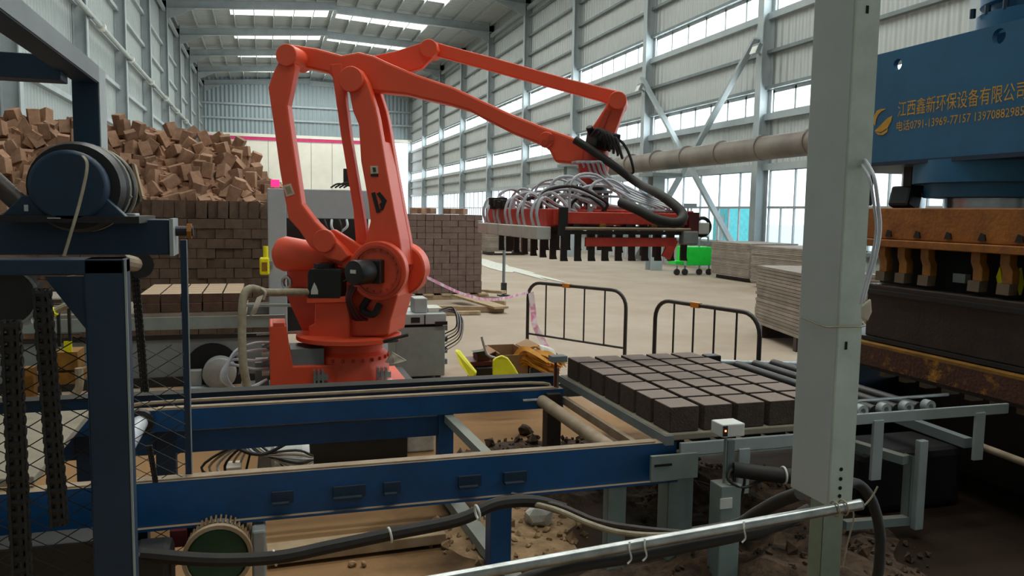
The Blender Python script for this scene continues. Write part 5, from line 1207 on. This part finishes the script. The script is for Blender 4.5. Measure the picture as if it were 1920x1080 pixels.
# --- rubbish pile behind the conveyor
YJ = 7.3
def jz(x, y): return PY(x, y, YJ)
jb = thing('cardboard_box', (PY(950, 700, YJ).x, YJ + .2, 0), 'open brown cardboard box among the tools behind the conveyor', 'box')
xa, xb4 = PY(935, 700, YJ).x, PY(992, 700, YJ).x; zt5 = PY(960, 662, YJ).z
MB().box((xa, YJ, 0), (xb4, YJ + .012, zt5 - .02)).build('box_side', 'cardboard', jb); MB().box((xa, YJ + .5, 0), (xb4, YJ + .512, zt5)).build('box_side', 'cardboard', jb)
MB().box((xa, YJ, 0), (xa + .012, YJ + .5, zt5)).build('box_side', 'cardboard', jb); MB().box((xb4 - .012, YJ, 0), (xb4, YJ + .5, zt5)).build('box_side', 'cardboard', jb); MB().box((xa, YJ, 0), (xb4, YJ + .5, .01)).build('box_bottom', 'cardboard', jb)
MB().prism([(xa, YJ + .1, zt5), (xa, YJ + .4, zt5), (xa - .16, YJ + .4, zt5 - .07), (xa - .16, YJ + .1, zt5 - .07)], (0, 0, .01)).build('box_flap', 'cardboard', jb)
MB().prism([(xb4, YJ + .05, zt5), (xb4, YJ + .45, zt5), (xb4 + .12, YJ + .45, zt5 + .05), (xb4 + .12, YJ + .05, zt5 + .05)], (0, 0, .01)).build('box_flap', 'cardboard', jb)
mb = MB().prism([PY(853, 658, 7.2), PY(861, 660, 7.2), PY(893, 700, 7.0), PY(890, 712, 7.0), PY(882, 710, 7.0), PY(862, 684, 7.1)], (.02, .05, .01))
tag(mb.build('yellow_sheet', 'yellowbright', bevel=.006), 'narrow bright yellow plastic panel leaning left of the toolbox', 'panel')
mb = MB().prism([PY(924, 735, 6.9), PY(924, 676, 7.0), PY(931, 671, 7.0), PY(941, 667, 7.0), (PY(953, 672, 7.0)), PY(966, 690, 6.97), PY(978, 712, 6.93), PY(980, 735, 6.9)], (.01, .05, 0))
tag(mb.build('yellow_cover', 'yellowbright', bevel=.01), 'broad bright yellow plastic cover leaning on the cardboard box', 'cover')
tbx = thing('toolbox', PZ(900, 735, 0), 'dark toolbox with red lid and clutter beside the yellow cover', 'toolbox')
x0, x1 = PY(893, 700, 7.25).x, PY(926, 700, 7.25).x
MB().box((x0, 7.25, 0), (x1, 7.6, PY(900, 690, 7.25).z)).build('toolbox_body', 'oldblack', tbx, bevel=.01); MB().box((x0 - .08, 7.3, PY(900, 690, 7.25).z), (x1, 7.6, PY(900, 680, 7.25).z)).build('toolbox_lid', 'darkred', tbx, bevel=.01)
MB().box((x0 + .03, 7.32, PY(900, 680, 7.25).z), (x1 - .02, 7.5, PY(900, 668, 7.25).z)).build('tool_tray', 'darkred', tbx, bevel=.005); MB().prism([PY(888, 661, 7.3), PY(910, 658, 7.3), PY(910, 672, 7.3), PY(900, 668, 7.3)], (0, .1, 0)).build('lid_flap', 'darkmould', tbx)
mb = MB().tube([PY(903, 631, 7.3), PY(908, 650, 7.3), PY(914, 665, 7.3), PY(930, 672, 7.28)], .012, 6); tag(mb.build('white_stick', 'hosewhite', smooth=True), 'thin curved white strip standing up from the toolbox', 'strip')
web = thing('webbing_pile', PZ(1010, 735, 0), 'tangled pile of orange-yellow webbing straps behind the conveyor', 'straps')
for i in range(22):
    x = 985 + rb.uniform(0, 48); y = 660 + rb.uniform(0, 26)
    MB().ribbon([PY(x - 25, y + 8, 7.4), PY(x - 8, y - 5 + rb.uniform(-6, 4), 7.3), PY(x + 12, y + rb.uniform(-4, 6), 7.25), PY(x + 38, y + 12 + rb.uniform(-3, 6), 7.2)], (0, .05, .04), .003).build('strap', 'webbing', web)
MB().torus(PY(1000, 662, 7.35), (0, 1, .3), .07, .012).build('strap_loop', 'webbing', web)
MB().box(PZ(995, 730, 0), PZ(1050, 730, 0) + V((0, .4, PY(1000, 690, 7.3).z))).build('strap_crate', 'oldblack', web, bevel=.02)
mb = MB().prism([PY(1012, 648, 7.9), PY(1040, 655, 7.9), PY(1052, 680, 7.8), PY(1015, 672, 7.8)], (0, .15, 0)); tag(mb.build('film_bundle', 'cloth', bevel=.02), 'pale plastic film bundle behind the orange straps', 'film')
sc_ = thing('stop_sensor', (PY(1042, 690, BY + .02).x, BY + .02, 0), 'small dark stop bracket on a thin rod at the far left brick corner', 'sensor')
q = PY(1042, 675, BY + .02)
MB().cyl((q.x, BY + .02, 0), (q.x, BY + .02, q.z), .01, 8).build('stop_rod', 'darkred', sc_); MB().box((q.x - .04, BY - .02, q.z - .01), (q.x + .07, BY + .06, q.z + .03)).build('stop_head', 'steeldark', sc_); MB().box((q.x - .002, BY + .03, ZC), (q.x + .03, BY + .05, q.z - .06)).build('stop_plate', 'wood', sc_)
# ------------------------------------------------------------------ soil under the conveyor and press
def mound(cx, cy, rx, ry, h, n, mt, lb, seed, clods):
    r = random.Random(seed); mb = MB(); nr, na = 9, 26; ph = [r.uniform(0, 6.28) for _ in range(8)]
    def hz2(x, y): return .5 + .25 * math.sin(3.1 * x + ph[0]) * math.sin(2.7 * y + ph[1]) + .25 * math.sin(7.3 * x + ph[2]) * math.sin(8.1 * y + ph[3]) + .2 * math.sin(15 * x + ph[4]) * math.sin(14 * y + ph[5])
    for i in range(nr + 1):
        for k in range(na):
            t = i / nr; an = 2 * PI * k / na; rad = t * (1 + .15 * math.sin(3 * an + ph[6]) + .1 * math.sin(5 * an + ph[7]))
            x, y = cx + rx * rad * math.cos(an), cy + ry * rad * math.sin(an)
            mb.v.append(V((x, y, max(-.01, h * (1 - t * t) * max(.15, hz2(x * 1.5, y * 1.5)) + .002 - (.015 if i == nr else 0)))))
    mb.f += [(i * na + k, i * na + (k + 1) % na, (i + 1) * na + (k + 1) % na, (i + 1) * na + k) for i in range(nr) for k in range(na)]
    for _ in range(clods):
        an = r.uniform(0, 2 * PI); t = r.random() ** .5; x, y = cx + rx * t * math.cos(an), cy + ry * t * math.sin(an); s_ = r.uniform(.008, .03) * (1 if r.random() < .9 else 2)
        z = h * (1 - t * t) * max(.15, hz2(x * 1.5, y * 1.5))
        R_ = Euler((r.uniform(0, 3), r.uniform(0, 3), r.uniform(0, 3))).to_matrix(); P = [R_ @ (V(q) * s_ * r.uniform(.7, 1.2)) + V((x, y, z + s_ * .3)) for q in ((1, 0, 0), (-1, 0, 0), (0, 1, 0), (0, -1, 0), (0, 0, .8), (0, 0, -.8))]
        mb.add(P, [(0, 2, 4), (2, 1, 4), (1, 3, 4), (3, 0, 4), (2, 0, 5), (1, 2, 5), (3, 1, 5), (0, 3, 5)])
    o = mb.build('soil_mound', mt, kind='stuff'); return tag(o, lb, 'soil')
mound(2.05, 5.5, .75, .75, .22, 0, 'soil', 'dark crumbly soil heap behind the blue conveyor right end', 3, 260)
mound(2.6, 3.55, 1.0, .55, .18, 0, 'soil', 'dark soil and clods beneath the sensor post', 4, 220)
mound(1.85, 2.9, .8, .5, .14, 0, 'soil', 'dark dirt heap at the bottom centre under the cables', 5, 220)
mound(3.0, 2.5, 1.2, .7, .1, 0, 'soil', 'dark soil spread to the right of the pillar foot', 6, 220)
mound(3.0, 4.6, .9, .6, .22, 0, 'soil', 'dark soil heap below the fresh brick pallet', 8, 160)
mound(1.35, 4.4, .5, .45, .05, 0, 'soiltan', 'tan dusty crumbs on the floor between the conveyor rails', 9, 140)
r9 = random.Random(12)
for k, (px, py, s_, lb) in enumerate(((1010, 985, .1, 'pale rounded lump of dried mortar in the dirt left of the pale cable'), (1120, 905, .09, 'dark lump of clay beside the left conveyor leg'), (660, 1062, .025, 'pebble lying left of the ground strut, the left of two'), (682, 1063, .02, 'pebble lying left of the ground strut, the right of two'), (985, 815, .07, 'dark angular clay block behind the front rail'))):
    p = PZ(px, py, .0); mb = MB(); R_ = Euler((r9.uniform(0, 1), r9.uniform(0, 1), r9.uniform(0, 3))).to_matrix()
    bm = bmesh.new(); bmesh.ops.create_icosphere(bm, subdivisions=2, radius=s_)
    for v in bm.verts: v.co *= r9.uniform(.8, 1.12); v.co.z *= .7; v.co = R_ @ v.co
    mn = min(v.co.z for v in bm.verts)
    bm.verts.index_update(); mb.add([v.co + p - V((0, 0, mn + s_ * .15)) for v in bm.verts], [tuple(v.index for v in f.verts) for f in bm.faces]); bm.free()
    tag(mb.build('clod' if s_ > .05 else 'pebble', 'cloth' if k == 0 else ('soil' if s_ > .05 else 'soiltan')), lb, 'stone')
lp = MB().bar(PZ(500, 1040, .05), PZ(830, 1000, .05), .16, .06).build('timber_plank', 'wood', bevel=.006); tag(lp, 'dusty timber plank on the floor below the black cable bundle', 'plank')
